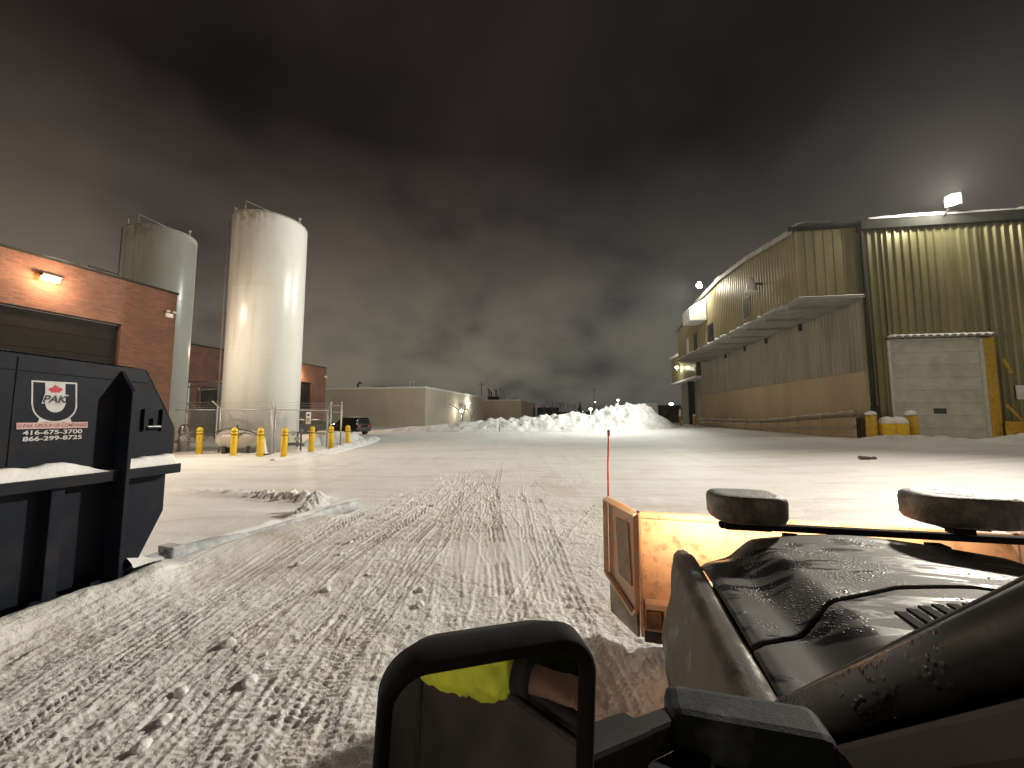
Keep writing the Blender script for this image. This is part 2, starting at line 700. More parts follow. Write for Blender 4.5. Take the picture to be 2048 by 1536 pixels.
M_OLIVE = mat('olive_cladding', (0.235, 0.215, 0.108), (0.135, 0.122, 0.062), rough=0.36, metal=0.45, scale=1.1, contrast=(0.38, 0.7), stretch=(1, 1, 0.14))
M_OCHRE = mat('ochre_cladding', (0.275, 0.23, 0.125), (0.22, 0.185, 0.10), rough=0.45, metal=0.15, scale=0.6, stretch=(1, 1, 0.3))
M_LOWCLAD = mat('lower_cladding', (0.28, 0.255, 0.19), (0.17, 0.155, 0.115), rough=0.6, metal=0.0, scale=1.0, contrast=(0.4, 0.72), stretch=(1, 1, 0.16))
M_BAND = mat('tan_band', (0.40, 0.31, 0.18), (0.33, 0.25, 0.15), rough=0.6, scale=0.5, stretch=(1, 1, 0.4))
M_SOFFIT = mat('soffit', (0.33, 0.32, 0.28), (0.24, 0.23, 0.2), rough=0.7, scale=1.5)
M_FASCIA = mat('fascia', (0.04, 0.04, 0.034), (0.03, 0.03, 0.026), rough=0.9, spec=0.1, scale=2)
M_YELLOW = mat('safety_yellow', (0.82, 0.53, 0.012), (0.58, 0.36, 0.03), rough=0.45, rough2=0.7, scale=6, contrast=(0.48, 0.72))
M_YELLOW_WORN = mat('worn_yellow', (0.56, 0.36, 0.02), (0.30, 0.17, 0.03), rough=0.6, scale=3.5, contrast=(0.5, 0.75))
M_BLACK = mat('black_band', (0.012, 0.012, 0.012), rough=0.85, spec=0.08)
M_TAN = mat('tan_render', (0.60, 0.53, 0.42), (0.52, 0.46, 0.36), rough=0.8, scale=0.35, bump=0.2, bscale=20)
M_GLASS_DARK = mat('dark_glass', (0.012, 0.014, 0.016), rough=0.08)
M_NAVY = mat('navy_steel', (0.006, 0.0095, 0.019), (0.024, 0.022, 0.024), rough=0.5, rough2=0.75, spec=0.18, contrast=(0.48, 0.74), scale=2.6, bump=0.08, bscale=14)
M_DECAL_WHITE = mat('decal_white', (0.58, 0.58, 0.59), (0.34, 0.34, 0.35), rough=0.6, scale=16, contrast=(0.48, 0.75))
M_DECAL_PINK = mat('decal_pink', (0.62, 0.42, 0.42), (0.55, 0.36, 0.36), rough=0.6, scale=30)
M_DECAL_RED = mat('decal_red', (0.45, 0.03, 0.045), rough=0.6)
M_DECAL_DARK = mat('decal_dark', (0.016, 0.018, 0.03), rough=0.5)
M_RUSTRED = mat('decal_lettering', (0.24, 0.075, 0.06), rough=0.6)
M_RAIL = mat('frosted_steel', (0.56, 0.59, 0.63), (0.32, 0.35, 0.38), rough=0.55, scale=7, bump=0.3, bscale=30)
M_ORANGE = mat('plow_orange', (0.62, 0.33, 0.17), (0.30, 0.15, 0.08), rough=0.65, scale=11, contrast=(0.5, 0.7), bump=0.15, bscale=18)
M_ORANGE_DIRTY = mat('salted_orange', (0.74, 0.34, 0.15), (0.58, 0.46, 0.37), rough=0.7, scale=6, contrast=(0.35, 0.6), bump=0.3, bscale=20)
M_RUST = mat('rusty_steel', (0.10, 0.045, 0.025), (0.30, 0.12, 0.05), rough=0.75, scale=14)
M_RED = mat('red_marker', (0.36, 0.02, 0.012), rough=0.45)
M_RUBBER = mat('black_rubber', (0.014, 0.014, 0.015), (0.05, 0.047, 0.044), rough=0.6, scale=9)
M_HOOD = wet_paint_mat('wet_dark_paint')
M_FENDER = wet_paint_mat('salted_dark_paint', dark=(0.04, 0.038, 0.036), dust=(0.15, 0.134, 0.117), amount=1.0, stretch=(2.5, 2.5, 2), drops=False, contrast=(0.36, 0.58), rmax=0.9, spec=0.15)
M_DOOR = wet_paint_mat('door_paint', dark=(0.022, 0.021, 0.021), dust=(0.075, 0.068, 0.06), amount=1.0, stretch=(1.2, 1.2, 1.2), drops=False, contrast=(0.35, 0.65), rmax=0.7, spec=0.25)
M_PILLAR = wet_paint_mat('pillar_paint', dark=(0.010, 0.010, 0.011), dust=(0.042, 0.038, 0.035), amount=0.8, stretch=(1.5, 1.5, 1.5), drops=True, contrast=(0.42, 0.62))
M_PLASTIC = mat('black_plastic', (0.012, 0.0125, 0.014), (0.022, 0.023, 0.024), rough=0.75, spec=0.08, scale=8, bump=0.06, bscale=220)
M_MOUNT = mat('dusty_plastic', (0.016, 0.020, 0.026), (0.075, 0.088, 0.10), rough=0.7, spec=0.15, scale=11, contrast=(0.48, 0.75), bump=0.12, bscale=160)
M_INTERIOR = mat('dark_trim', (0.012, 0.011, 0.011), (0.02, 0.018, 0.017), rough=0.7, scale=5)
M_LAMPCASE = mat('lamp_housing', (0.06, 0.053, 0.047), (0.21, 0.185, 0.16), rough=0.55, scale=9, contrast=(0.4, 0.68), bump=0.35, bscale=60)
M_BARK = mat('bark', (0.11, 0.095, 0.08), (0.18, 0.155, 0.13), rough=0.9, scale=12)
M_CAR_DARK = mat('car_black_paint', (0.012, 0.010, 0.010), rough=0.18, coat=0.5)
M_CAR_GREY = mat('car_dark_grey_paint', (0.06, 0.055, 0.055), rough=0.22, coat=0.5)
M_CHROME = mat('chrome', (0.7, 0.7, 0.7), rough=0.15, metal=1.0)
M_FARDARK = mat('far_dark', (0.02, 0.016, 0.014), (0.04, 0.03, 0.026), rough=0.9, scale=0.4)
G_WHITE = glow('floodlight_lens', (1.0, 0.97, 0.84), 160.0)
G_SODIUM = glow('sodium_lens', (1.0, 0.50, 0.13), 60.0)
G_SMALL = glow('far_lamp', (1.0, 0.90, 0.68), 18.0)
G_SMALLC = glow('far_cool_lamp', (0.95, 1.0, 0.90), 22.0)
G_TAIL = glow('tail_light', (1.0, 0.06, 0.03), 0.8)

# ------------------------------------------------------------------ ground: one sheet to the horizon
def rise(x, y):
    """the yard climbs a little towards the big metal building"""
    return 0.44 * smooth(9, 21, x) * (1 - smooth(60, 90, y))


TRACKS = []   # polyline (x, y), half width, depth, lug pitch, pattern, dirt


def track(px, hw, depth, lug=0.055, kind=0, dirt=0.25):
    TRACKS.append(([gnd(*p)[:2] for p in px], hw, depth, lug, kind, dirt))


track([(716, 1028), (600, 1096), (455, 1190), (224, 1347), (30, 1490), (-300, 1700)], 0.125, 0.020, 0.046, 0, 0.22)
track([(1000, 925), (992, 960), (988, 1010), (992, 1090), (1000, 1170), (1010, 1240), (1030, 1500)], 0.12, 0.022, 0.045, 1, 0.30)
track([(1040, 980), (1052, 1060), (1066, 1150), (1090, 1260), (1140, 1500)], 0.10, 0.016, 0.045, 1, 0.12)
track([(1072, 1000), (1100, 1080), (1130, 1170), (1170, 1260), (1260, 1450)], 0.12, 0.018, 0.05, 0, 0.12)
track([(960, 945), (905, 1000), (820, 1085), (720, 1180), (560, 1340), (420, 1480)], 0.12, 0.022, 0.046, 0, 0.22)
track([(925, 960), (830, 1030), (720, 1100), (560, 1215), (330, 1390), (150, 1530)], 0.115, 0.026, 0.044, 0, 0.25)
track([(950, 1000), (890, 1070), (800, 1180), (700, 1300), (600, 1440)], 0.11, 0.018, 0.05, 1, 0.10)
track([(1180, 1010), (1130, 1060), (1080, 1130), (1000, 1280), (960, 1400)], 0.10, 0.012, 0.05, 0, 0.0)
track([(860, 985), (760, 1040), (640, 1110), (480, 1230), (250, 1420)], 0.10, 0.016, 0.05, 0, 0.10)
track([(930, 1000), (860, 1080), (780, 1160), (690, 1240), (560, 1400)], 0.11, 0.014, 0.05, 0, 0.12)

_r = random.Random(31)
for _i in range(26):
    _x0 = -520 + 70 * _i + _r.uniform(-30, 30)
    _x1 = _r.uniform(880, 1030)
    _b = _r.uniform(-40, 40)
    track([(_x1, 935 + _r.uniform(0, 40)), (0.62 * _x1 + 0.38 * _x0 + _b, 1090), (0.3 * _x1 + 0.7 * _x0 + _b, 1290), (_x0 * 1.08 - _x1 * 0.08, 1560)],
          _r.uniform(0.10, 0.14), _r.uniform(0.006, 0.011), _r.uniform(0.038, 0.050), _r.choice((0, 0, 1)), _r.uniform(0.02, 0.16))


def seg_st(x, y, poly):
    """arc length along and signed offset from a polyline"""
    bs = np.full(x.shape, 1e9)
    bt = np.full(x.shape, 1e9)
    acc = 0.0
    S = np.zeros(x.shape)
    for (ax, ay), (bx, by) in zip(poly[:-1], poly[1:]):
        dx, dy = bx - ax, by - ay
        L = math.hypot(dx, dy)
        ux, uy = dx / L, dy / L
        s = np.clip((x - ax) * ux + (y - ay) * uy, 0, L)
        qx, qy = x - (ax + ux * s), y - (ay + uy * s)
        d = np.hypot(qx, qy)
        sign = np.sign(qx * uy - qy * ux)
        near = d < bs
        bs = np.where(near, d, bs)
        bt = np.where(near, d * sign, bt)
        S = np.where(near, acc + s, S)
        acc += L
    return S, bt


DUMP_O = gnd(230, 1180)                 # where the container's rib meets the ground
DUMP_H = 12.0
DSX, DSY = math.sin(RAD(DUMP_H)), math.cos(RAD(DUMP_H))
RAIL_A, RAIL_B = gnd(236, 1168), gnd(712, 1020)


def ground_h(x, y):
    h = rise(x, y)
    dirt = np.zeros_like(x)
    near = 1 - smooth(9, 20, y)
    # gentle unevenness and wind-scoured ridges of the packed snow
    h = h + 0.05 * (fbm(x * 0.45, y * 0.45, 4, 3) - 0.5) * smooth(2, 8, y)
    h = h + 0.020 * (fbm(x * 1.7, y * 1.7, 4, 11) - 0.5)
    h = h + 0.034 * (fbm(x * 0.8 + y * 0.15, y * 3.6, 4, 19) - 0.5) * smooth(5, 9, y) * (1 - smooth(45, 70, y))
    # chewed-up crumbly surface close by
    chew = smooth(0.27, 0.58, fbm(x * 0.55 + 3, y * 0.55, 3, 5) + 0.16 * smooth(5.5, 3.0, y))
    cr = fbm(x * 27, y * 27, 3, 23, 0.6)
    ridge = 1 - np.abs(2 * vnoise(x * 34 + 1.5 * vnoise(x * 9, y * 9, 2), y * 34, 31) - 1)
    left = smooth(-0.1, 0.5, DSX * 0 + (x - DUMP_O.x) * DSY - (y - DUMP_O.y) * DSX)   # to the yard side of the container
    h = h + near * chew * left * (0.021 * (cr - 0.5) + 0.007 * (ridge - 0.5) + 0.015 * (vnoise(x * 8, y * 8, 71) - 0.5))
    dirt = dirt + 0.08 * near * chew * smooth(0.55, 0.30, cr)
    # tyre tracks: only worked out close by
    full_h, full_d = h, dirt
    sel = (near > 0.001) & (np.abs(x) < 9) & (y > 0.5)
    xf, yf, nearf = x, y, near
    x, y, h, dirt, near = x[sel], y[sel], h[sel], dirt[sel], near[sel]
    for poly, hw, depth, lug, kind, dd in TRACKS:
        S, T = seg_st(x, y, poly)
        wob = 0.25 * hw * (vnoise(S * 2.2, S * 0 + hw * 77, 8) - 0.5)
        T = T + wob
        m = smooth(hw * 1.12, hw * 0.9, np.abs(T)) * smooth(-6, 2, 14 - y)
        m = m * smooth(0.30, 0.48, fbm(x * 1.1, y * 1.1, 2, int(lug * 90000)))
        ph = S / lug + (np.abs(T) / lug * (0.9 if kind == 0 else 0.25))
        bar = smooth(-0.25, 0.25, np.sin(2 * math.pi * ph))
        groove = smooth(0.10, 0.2, np.abs(np.abs(T) / hw - 0.36))
        lugs = bar * (0.35 + 0.65 * groove)
        h = h + m * (-0.4 * depth + 0.85 * depth * (lugs - 0.35))
        lip = smooth(hw * 1.5, hw * 1.2, np.abs(T)) * smooth(hw * 0.95, hw * 1.15, np.abs(T))
        h = h + lip * 0.005 * near * (0.3 + vnoise(S * 9, T * 9, 4))
        dirt = dirt + m * dd * 0.5 * (0.3 + 0.7 * (1 - lugs))
    full_h[sel], full_d[sel] = h, dirt
    x, y, h, dirt, near = xf, yf, full_h, full_d, nearf
    # smooth drift lying beside the container rail, and the windrow in front of the container
    s = (x - DUMP_O.x) * DSX + (y - DUMP_O.y) * DSY
    n = (x - DUMP_O.x) * DSY - (y - DUMP_O.y) * DSX
    drift = smooth(-0.15, 0.35, s) * (1 - smooth(2.6, 3.6, s)) * smooth(0.9, 0.05, n - 0.1 * s) * smooth(-3.2, -1.2, n)
    h = h + 0.15 * drift
    wind = np.exp(-((n - 0.32 - 0.06 * np.sin(s * 2.1)) / 0.24) ** 2) * smooth(0.55, 0.0, s) * smooth(-2.6, -1.8, s)
    h = h + wind * (0.18 + 0.10 * (fbm(x * 2.5, y * 2.5, 3, 41) - 0.5))
    dirt = dirt * (1 - 0.9 * np.clip(wind + drift, 0, 1))
    toe = np.exp(-((n - 0.55) / 0.35) ** 2) * smooth(0.3, -0.2, s) * smooth(-2.6, -1.6, s)
    h = h + toe * 0.05
    # broken clods pushed up beyond the drift
    a, b = gnd(340, 985), gnd(640, 1003)
    L = math.hypot(b.x - a.x, b.y - a.y)
    ux, uy = (b.x - a.x) / L, (b.y - a.y) / L
    cs = (x - a.x) * ux + (y - a.y) * uy
    ct = -(x - a.x) * uy + (y - a.y) * ux
    cm = np.exp(-(ct / (0.16 + 0.16 * np.clip(cs / L, 0, 1))) ** 2) * smooth(-0.4, 0.1, cs) * smooth(L + 0.35, L - 0.1, cs)
    lump = 0.75 * vnoise(x * 9.5, y * 9.5, 51) + 0.45 * vnoise(x * 19, y * 19, 52) + 0.25 * vnoise(x * 38, y * 38, 53)
    h = h + cm * (0.01 + 0.19 * lump * (0.5 + 0.6 * np.clip(cs / L, 0, 1)))
    dirt = dirt + cm * 0.35 * smooth(0.5, 0.1, lump)
    # brown scuffs where the surface is worn through
    dirt = dirt + 0.22 * smooth(0.58, 0.75, fbm(x * 0.9 - 4, y * 0.6, 4, 61)) * near * left
    return h, np.clip(dirt, 0, 0.85), np.clip(near * (0.25 + chew) * left, 0, 1)


def build_ground():
    xs = list(np.arange(-5.6, 2.0, 0.0115))
    st, x = 0.0115, xs[-1]
    while x < 900:
        st *= 1.07
        x += st
        xs.append(x)
    st, x, lo = 0.0115, xs[0], []
    while x > -900:
        st *= 1.07
        x -= st
        lo.append(x)
    xs = np.array(lo[::-1] + xs)
    ys, y = [], 1.1
    while y < 50:
        ys.append(y)
        y *= 1.0046
    st = 0.25
    while y < 1500:
        ys.append(y)
        st *= 1.08
        y += st
    st, y, lo = 0.01, 1.1, []
    while y > -60:
        st *= 1.12
        y -= st
        lo.append(y)
    ys = np.array(lo[::-1] + ys)
    X, Y = np.meshgrid(xs, ys)
    H, D, CH = ground_h(X, Y)
    nx, ny = len(xs), len(ys)
    co = np.stack([X, Y, H], -1).reshape(-1, 3).astype(np.float32)
    i = (np.arange(ny - 1)[:, None] * nx + np.arange(nx - 1)[None, :]).ravel()
    quads = np.stack([i, i + 1, i + nx + 1, i + nx], -1).astype(np.int32)
    me = bpy.data.meshes.new('ground')
    me.vertices.add(nx * ny)
    me.vertices.foreach_set('co', co.ravel())
    nq = len(quads)
    me.loops.add(nq * 4)
    me.loops.foreach_set('vertex_index', quads.ravel())
    me.polygons.add(nq)
    me.polygons.foreach_set('loop_start', np.arange(nq, dtype=np.int32) * 4)
    me.polygons.foreach_set('loop_total', np.full(nq, 4, np.int32))
    me.polygons.foreach_set('use_smooth', np.ones(nq, bool))
    at_ = me.attributes.new('dirt', 'FLOAT', 'POINT')
    at_.data.foreach_set('value', D.reshape(-1).astype(np.float32))
    at2 = me.attributes.new('chew', 'FLOAT', 'POINT')
    at2.data.foreach_set('value', CH.reshape(-1).astype(np.float32))
    me.materials.append(M_SNOW_GROUND)
    me.update(calc_edges=True)
    o = bpy.data.objects.new('ground', me)
    COL.objects.link(o)
    tag(o, kind='structure')
    return o


build_ground()


def gz(x, y):
    h, _, _ = ground_h(np.array([float(x)]), np.array([float(y)]))
    return float(h[0])


# ------------------------------------------------------------------ snow heaps
def heap(name, label, path, wid, hei, seed, nu=160, nv=40, rough=0.25, material=None, cat='snow pile', group=None, lump=1.0):
    """a ridge of shovelled snow along a path: wid and hei are piecewise (u, value) lists"""
    P = [Vector((p[0], p[1], 0)) for p in path]
    cum = [0.0]
    for a, b in zip(P[:-1], P[1:]):
        cum.append(cum[-1] + (b - a).length)
    T = cum[-1]
    o = thing(name, label, cat, (P[0].x, P[0].y, 0), 0, group)
    mb = MB()

    def fn(u, v):
        d = u * T
        for k in range(len(P) - 1):
            if d <= cum[k + 1] or k == len(P) - 2:
                t = (d - cum[k]) / (cum[k + 1] - cum[k])
                c = P[k].lerp(P[k + 1], t)
                dr = (P[k + 1] - P[k]).normalized()
                break
        nrm = Vector((dr.y, -dr.x, 0))
        w, h = interp(u, wid), interp(u, hei)
        q = (v - 0.5) * 2
        x, y = (c + nrm * q * w)[:2]
        prof = max(0.0, 1 - abs(q) ** 1.5)
        n1 = float(fbm(np.array([x * 0.5 * lump]), np.array([y * 0.5 * lump]), 5, seed, 0.6)[0])
        n2 = float(vnoise(np.array([x * 1.1 * lump]), np.array([y * 1.1 * lump]), seed + 9)[0])
        n2 = n2 + 0.35 * abs(2 * float(vnoise(np.array([x * 2.6 * lump + n1]), np.array([y * 2.6 * lump]), seed + 21)[0]) - 1) - 0.17
        z = h * prof * (1 - rough + 2 * rough * n1) + min(1.0, prof * 3) * h * rough * 0.8 * (n2 - 0.45)
        return Vector((x, y, max(z, 0) + rise(x, y) - 0.06 * (1 if prof < 0.05 else 0))) - o.location
    mb.grid(fn, nu, nv)
    mb.build('heap', material or M_SNOW_PILE, o)
    return o


def pth(pts, Y=None):
    return [tuple(gnd(*p)[:2]) if len(p) == 2 else tuple(at(p[0], 831, p[2])[:2]) for p in pts]


heap('snow_pile', 'long tall bank of ploughed white snow across the far end of the yard', pth([(735, 0, 47), (860, 0, 48), (1000, 0, 48.5), (1120, 0, 48.5), (1240, 0, 48.5), (1350, 0, 49)]),
     [(0, 0.8), (0.12, 1.6), (0.3, 3.0), (0.6, 3.6), (0.83, 4.2), (0.95, 3.0), (1, 1.0)],
     [(0, 0.02), (0.10, 0.35), (0.22, 0.85), (0.34, 1.15), (0.45, 1.6), (0.55, 1.75), (0.66, 2.1), (0.72, 1.9), (0.78, 2.75), (0.84, 3.1), (0.90, 2.6), (0.96, 1.2), (1, 0.1)],
     77, 320, 60, 0.30, lump=1.3)
heap('snow_bank', 'low lumpy ridge of snow along the kerb in front of the fence gate', pth([(545, 921), (600, 914), (660, 906), (720, 889), (755, 876)]),
     [(0, 0.2), (0.3, 0.5), (0.7, 0.7), (1, 0.3)], [(0, 0.05), (0.2, 0.22), (0.6, 0.30), (0.9, 0.25), (1, 0.03)], 12, 120, 24, 0.4, M_SNOW, 'snow bank', lump=4)
heap('snow_bank', 'heap of snow behind the bollards beside the dark parked cars', pth([(606, 0, 24.5), (640, 0, 25.5), (690, 0, 26.5), (735, 0, 29)]),
     [(0, 0.4), (0.5, 1.1), (1, 0.6)], [(0, 0.15), (0.3, 0.8), (0.7, 0.75), (1, 0.05)], 15, 90, 24, 0.3, M_SNOW, 'snow bank', lump=2)
heap('snow_bank', 'chunky cleared snow in front of the white loading door', [tuple(at(1690, 831, 23.6)[:2]), tuple(at(1800, 831, 22.6)[:2]), tuple(at(1930, 831, 21.2)[:2]), tuple(at(2100, 831, 20.4)[:2])],
     [(0, 0.6), (0.4, 1.0), (1, 1.2)], [(0, 0.03), (0.22, 0.30), (0.45, 0.36), (0.62, 0.12), (0.8, 0.34), (1, 0.95)], 18, 170, 30, 0.42, M_SNOW_PILE, 'snow bank', lump=3.2)

# ------------------------------------------------------------------ near brick building with the sodium lamp
bk = at(338, 821, 20.0)
B1 = thing('brick_building', 'red brick building with a grey garage door behind the dark container', 'building', (bk.x, bk.y, 0), 15.0)
TOP1 = 8.3
mb = MB()
mb.box(-0.3, 0, -2.26, 0, -0.2, TOP1)
mb.box(-0.3, 0, -8.4, -2.26, 6.18, TOP1)
mb.box(-0.3, 0, -24, -8.4, -0.2, TOP1)
mb.box(-20, -0.3, -0.3, 0, -0.2, TOP1)
mb.box(-20, -0.3, -24, -23.7, -0.2, TOP1)
mb.box(-20, -19.7, -23.7, -0.3, -0.2, TOP1)
mb.build('wall', M_BRICK, B1)
mb = MB()
mb.box(-19.7, -0.3, -23.7, -0.3, 7.7, 7.9)
mb.build('roof', M_FASCIA, B1)
mb = MB()
mb.box(-20.04, 0.05, -24.04, 0.05, TOP1, TOP1 + 0.10)
mb.build('coping', M_FASCIA, B1)
mb = MB()
mb.grid(lambda u, v: Vector((-0.4 + 0.42 * v, -24 + 21.5 * u, TOP1 + 0.105 + 0.07 * math.sin(math.pi * v) * (0.6 + 0.8 * float(vnoise(np.array([u * 60]), np.array([1.0]), 3)[0])))), 120, 6)
mb.build('snow_cap', M_SNOW, B1)
mb = MB()
for k in range(8):
    z0 = 0.0 + 6.16 * k / 8
    mb.box(-0.29, -0.235, -8.35, -2.31, z0, z0 + 6.16 / 8 - 0.012)
dr = mb.build('garage_door', M_GREYDOOR, B1, bevel=0.006)
mb = MB()
mb.box(-0.235, -0.17, -2.31, -2.262, 0, 6.17)
mb.box(-0.235, -0.17, -8.398, -8.35, 0, 6.17)
mb.box(-0.235, -0.17, -8.35, -2.31, 6.11, 6.178)
mb.build('door_frame', M_DARKMETAL, B1)
mb = MB()
mb.tube([(-1.2, -3.0, TOP1), (-1.2, -3.0, TOP1 + 0.55), (-1.2, -1.9, TOP1 + 0.55), (-1.2, -1.9, TOP1 + 0.2)], 0.04)
mb.build('roof_pipe', M_DARKMETAL, B1)

# sodium wall lamp
lp = to_world(B1, (0.0, -4.81, 7.50))
L1 = thing('wall_lamp', 'glowing orange sodium lamp high on the brick wall above the garage door', 'wall lamp', lp, 15.0)
mb = MB()
mb.box(0.0, 0.10, -0.16, 0.16, -0.10, 0.24)
mb.prism([(0.10, 0.24), (0.10, 0.02), (0.34, 0.02), (0.34, 0.10)], lambda a, b: Vector((a, -0.28, b)), lambda a, b: Vector((a, 0.28, b)))
mb.build('housing', M_DARKMETAL, L1)
mb = MB()
mb.box(0.101, 0.30, -0.26, 0.26, -0.15, 0.018)
mb.build('lens', G_SODIUM, L1, bevel=0.05)
lamp('sodium_beam', 'SPOT', to_world(L1, (0.5, 0, -0.12)), P_SODIUM_BEAM, (1.0, 0.84, 0.64), 0.2, to_world(L1, (10, 2.5, -4.2)), 150, 1.0)
lamp('sodium_light', 'POINT', to_world(L1, (0.70, 0, -0.12)), P_SODIUM, (1.0, 0.70, 0.42), 0.12)

em = to_world(B1, (0.0, -0.345, 7.1))
L2 = thing('wall_fixture', 'pale twin-headed emergency light box near the corner of the brick wall', 'wall light', em, 15.0)
mb = MB()
mb.box(0.0, 0.10, -0.17, 0.17, -0.12, 0.10)
mb.build('case', M_WHITE, L2, bevel=0.02)
for s in (-1, 1):
    mb = MB()
    mb.lathe([(0.03, -0.03), (0.085, 0.0), (0.085, 0.06), (0.03, 0.09)], 14, (0.17, s * 0.13, 0.15))
    mb.build('lamp_head', M_WHITE, L2)

# ------------------------------------------------------------------ far brick wing
bf = at(651, 780, 50.6)
B2 = thing('brick_building', 'lower brick wing with a dark loading door beyond the two silos', 'building', (bf.x, bf.y, 0), 12.5)
TOP2 = 8.15
mb = MB()
mb.box(-0.3, 0, -2.5, 0, -0.2, TOP2)
mb.box(-0.3, 0, -6.4, -2.5, 6.0, TOP2)
mb.box(-0.3, 0, -26, -6.4, -0.2, TOP2)
mb.box(-14, -0.3, -0.3, 0, -0.2, TOP2)
mb.box(-14, -13.7, -26, -0.3, -0.2, TOP2)
mb.build('wall', M_BRICK, B2)
mb = MB()
mb.box(-14.05, 0.06, -26, 0.06, TOP2, TOP2 + 0.12)
mb.build('coping', M_FASCIA, B2)
mb = MB()
for k in range(7):
    mb.box(-0.29, -0.24, -6.38, -2.52, 0.86 * k, 0.86 * k + 0.845)
mb.build('loading_door', M_GREYDOOR, B2)
for (yy, z) in ((-5.0, 6.75),):
    q = to_world(B2, (0, yy, z))
    Lw = thing('wall_lamp', 'small warm lamp on the far brick wing above its loading door', 'wall lamp', q, 12.5)
    mb = MB()
    mb.box(0, 0.2, -0.15, 0.15, 0.02, 0.22)
    mb.build('housing', M_DARKMETAL, Lw)
    mb = MB()
    mb.box(0.02, 0.18, -0.13, 0.13, -0.06, 0.018)
    mb.build('lens', G_SODIUM, Lw)
    lamp('warm_beam', 'SPOT', to_world(Lw, (0.5, 0, -0.1)), 3500, (1.0, 0.76, 0.50), 0.2, to_world(Lw, (10, -1, -4)), 150, 1.0)
    lamp('warm_light', 'POINT', to_world(Lw, (0.5, 0, -0.1)), 420, (1.0, 0.62, 0.32), 0.1)
q = to_world(B2, (0, -0.35, 7.0))
Lw = thing('wall_fixture', 'small pale camera dome at the end of the far brick wing', 'wall fixture', q, 12.5)
MB().box(0, 0.25, -0.05, 0.05, 0.0, 0.1).build('bracket', M_WHITE, Lw)
MB().lathe([(0.05, -0.22), (0.15, -0.15), (0.17, -0.02), (0.05, 0.0)], 12, (0.28, 0, 0.02)).build('dome', M_WHITE, Lw)


# ------------------------------------------------------------------ silos
def silo(label, cx, cy, r, zt, face, paint):
    o = thing('storage_silo', label, 'silo', (cx, cy, 0), face, 'white storage silos')
    mb = MB()
    prof = [(r * 0.985, -0.2), (r * 0.985, 0.6), (r, 0.62)]
    prof += [(r, zt - 0.10), (r - 0.02, zt - 0.03), (r - 0.09, zt), (r * 0.5, zt + 0.28), (0.05, zt + 0.36)]
    mb.lathe(prof, 96)
    mb.build('shell', paint, o)
    for zs in (5.35, 9.05):
        mb = MB()
        ring = [((r - 0.004) * math.cos(2 * math.pi * k / 96), (r - 0.004) * math.sin(2 * math.pi * k / 96), zs) for k in range(97)]
        mb.tube(ring, 0.018, 6, caps=False)
        mb.build('seam', paint, o)
    mb = MB()
    for a in range(0, 96):
        a0, a1 = 2 * math.pi * a / 96, 2 * math.pi * (a + 1) / 96
        mb.tube([((r - 0.03) * math.cos(a0), (r - 0.03) * math.sin(a0), zt + 0.02), ((r - 0.03) * math.cos(a1), (r - 0.03) * math.sin(a1), zt + 0.02)], 0.035, 6, caps=False)
    mb.build('rim', M_GALV, o)
    mb = MB()
    # guard rail and vent pipe on the roof
    p = [(-0.95 * r * 0.7, -0.65 * r, zt), (-0.95 * r * 0.7, -0.65 * r, zt + 0.62), (0.15 * r, -0.75 * r, zt + 0.15)]
    mb.tube(p, 0.024)
    mb.build('roof_rail', M_GALV, o)
    mb = MB()
    mb.tube([(-r * 0.9, -0.2 * r, zt - 0.05), (-r * 0.95, -0.25 * r, zt + 0.45), (-r * 0.8, -0.1 * r, zt + 0.30)], 0.022)
    mb.build('roof_rail', M_GALV, o)
    mb = MB()
    mb.lathe([(0.06, zt - 0.1), (0.06, zt + 0.35), (0.09, zt + 0.36), (0.09, zt + 0.45)], 10, (0.72 * r, -0.55 * r, 0))
    mb.build('vent', M_GALV, o)
    # access ladder on the far flank
    mb = MB()
    for s in (-0.2, 0.2):
        mb.tube([(-r - 0.18, s + 0.5, 2.4), (-r - 0.18, s + 0.5, zt + 0.3)], 0.025, 6)
    z = 2.6
    while z < zt:
        mb.tube([(-r - 0.18, 0.3, z), (-r - 0.18, 0.7, z)], 0.014, 5)
        z += 0.32
    mb.build('ladder', M_GALV, o)
    mb = MB()
    mb.box(r * 0.2, r * 0.2 + 0.55, -r - 0.02, -r + 0.3, 1.45, 2.15)
    mb.build('hatch', M_WHITE, o, bevel=0.02)
    return o


S1 = silo('rust-streaked white silo standing nearest, behind the chain-link fence', -14.6, 22.5, 1.93, 13.35, -33, M_SILO)
S2 = silo('shadowed white silo half hidden behind the brick building', -22.45, 23.9, 1.71, 13.4, -43, M_SILO_SHADED)

# ------------------------------------------------------------------ plant in the silo yard
VP = thing('vaporizer', 'finned grey vaporizer tubes between the two silos', 'vaporizer', (at(420, 831, 29.0).x, 29.0, 0), 20)
for k in range(7):
    mb = MB()
    x = -0.95 + 0.32 * k
    mb.tube([(x, 0, 0.4), (x, 0, 4.0)], 0.045, 8)
    for j in range(6):
        a = math.pi * j / 6
        c, s = math.cos(a), math.sin(a)
        mb.box(-0.14, 0.14, -0.006, 0.006, 0.5, 3.85, 0, Matrix.Translation((x, 0, 0)) @ Matrix.Rotation(a, 4, 'Z'))
    mb.build('fin_tube', M_GALV, VP)
mb = MB()
mb.tube([(-1.1, 0, 4.02), (1.2, 0, 4.02)], 0.06)
mb.tube([(-1.1, 0, 0.4), (1.2, 0, 0.4)], 0.06)
for sx in (-1.1, 1.15):
    mb.box(sx - 0.05, sx + 0.05, -0.3, -0.2, 0, 4.0)
mb.build('header_pipe', M_GALV, VP)

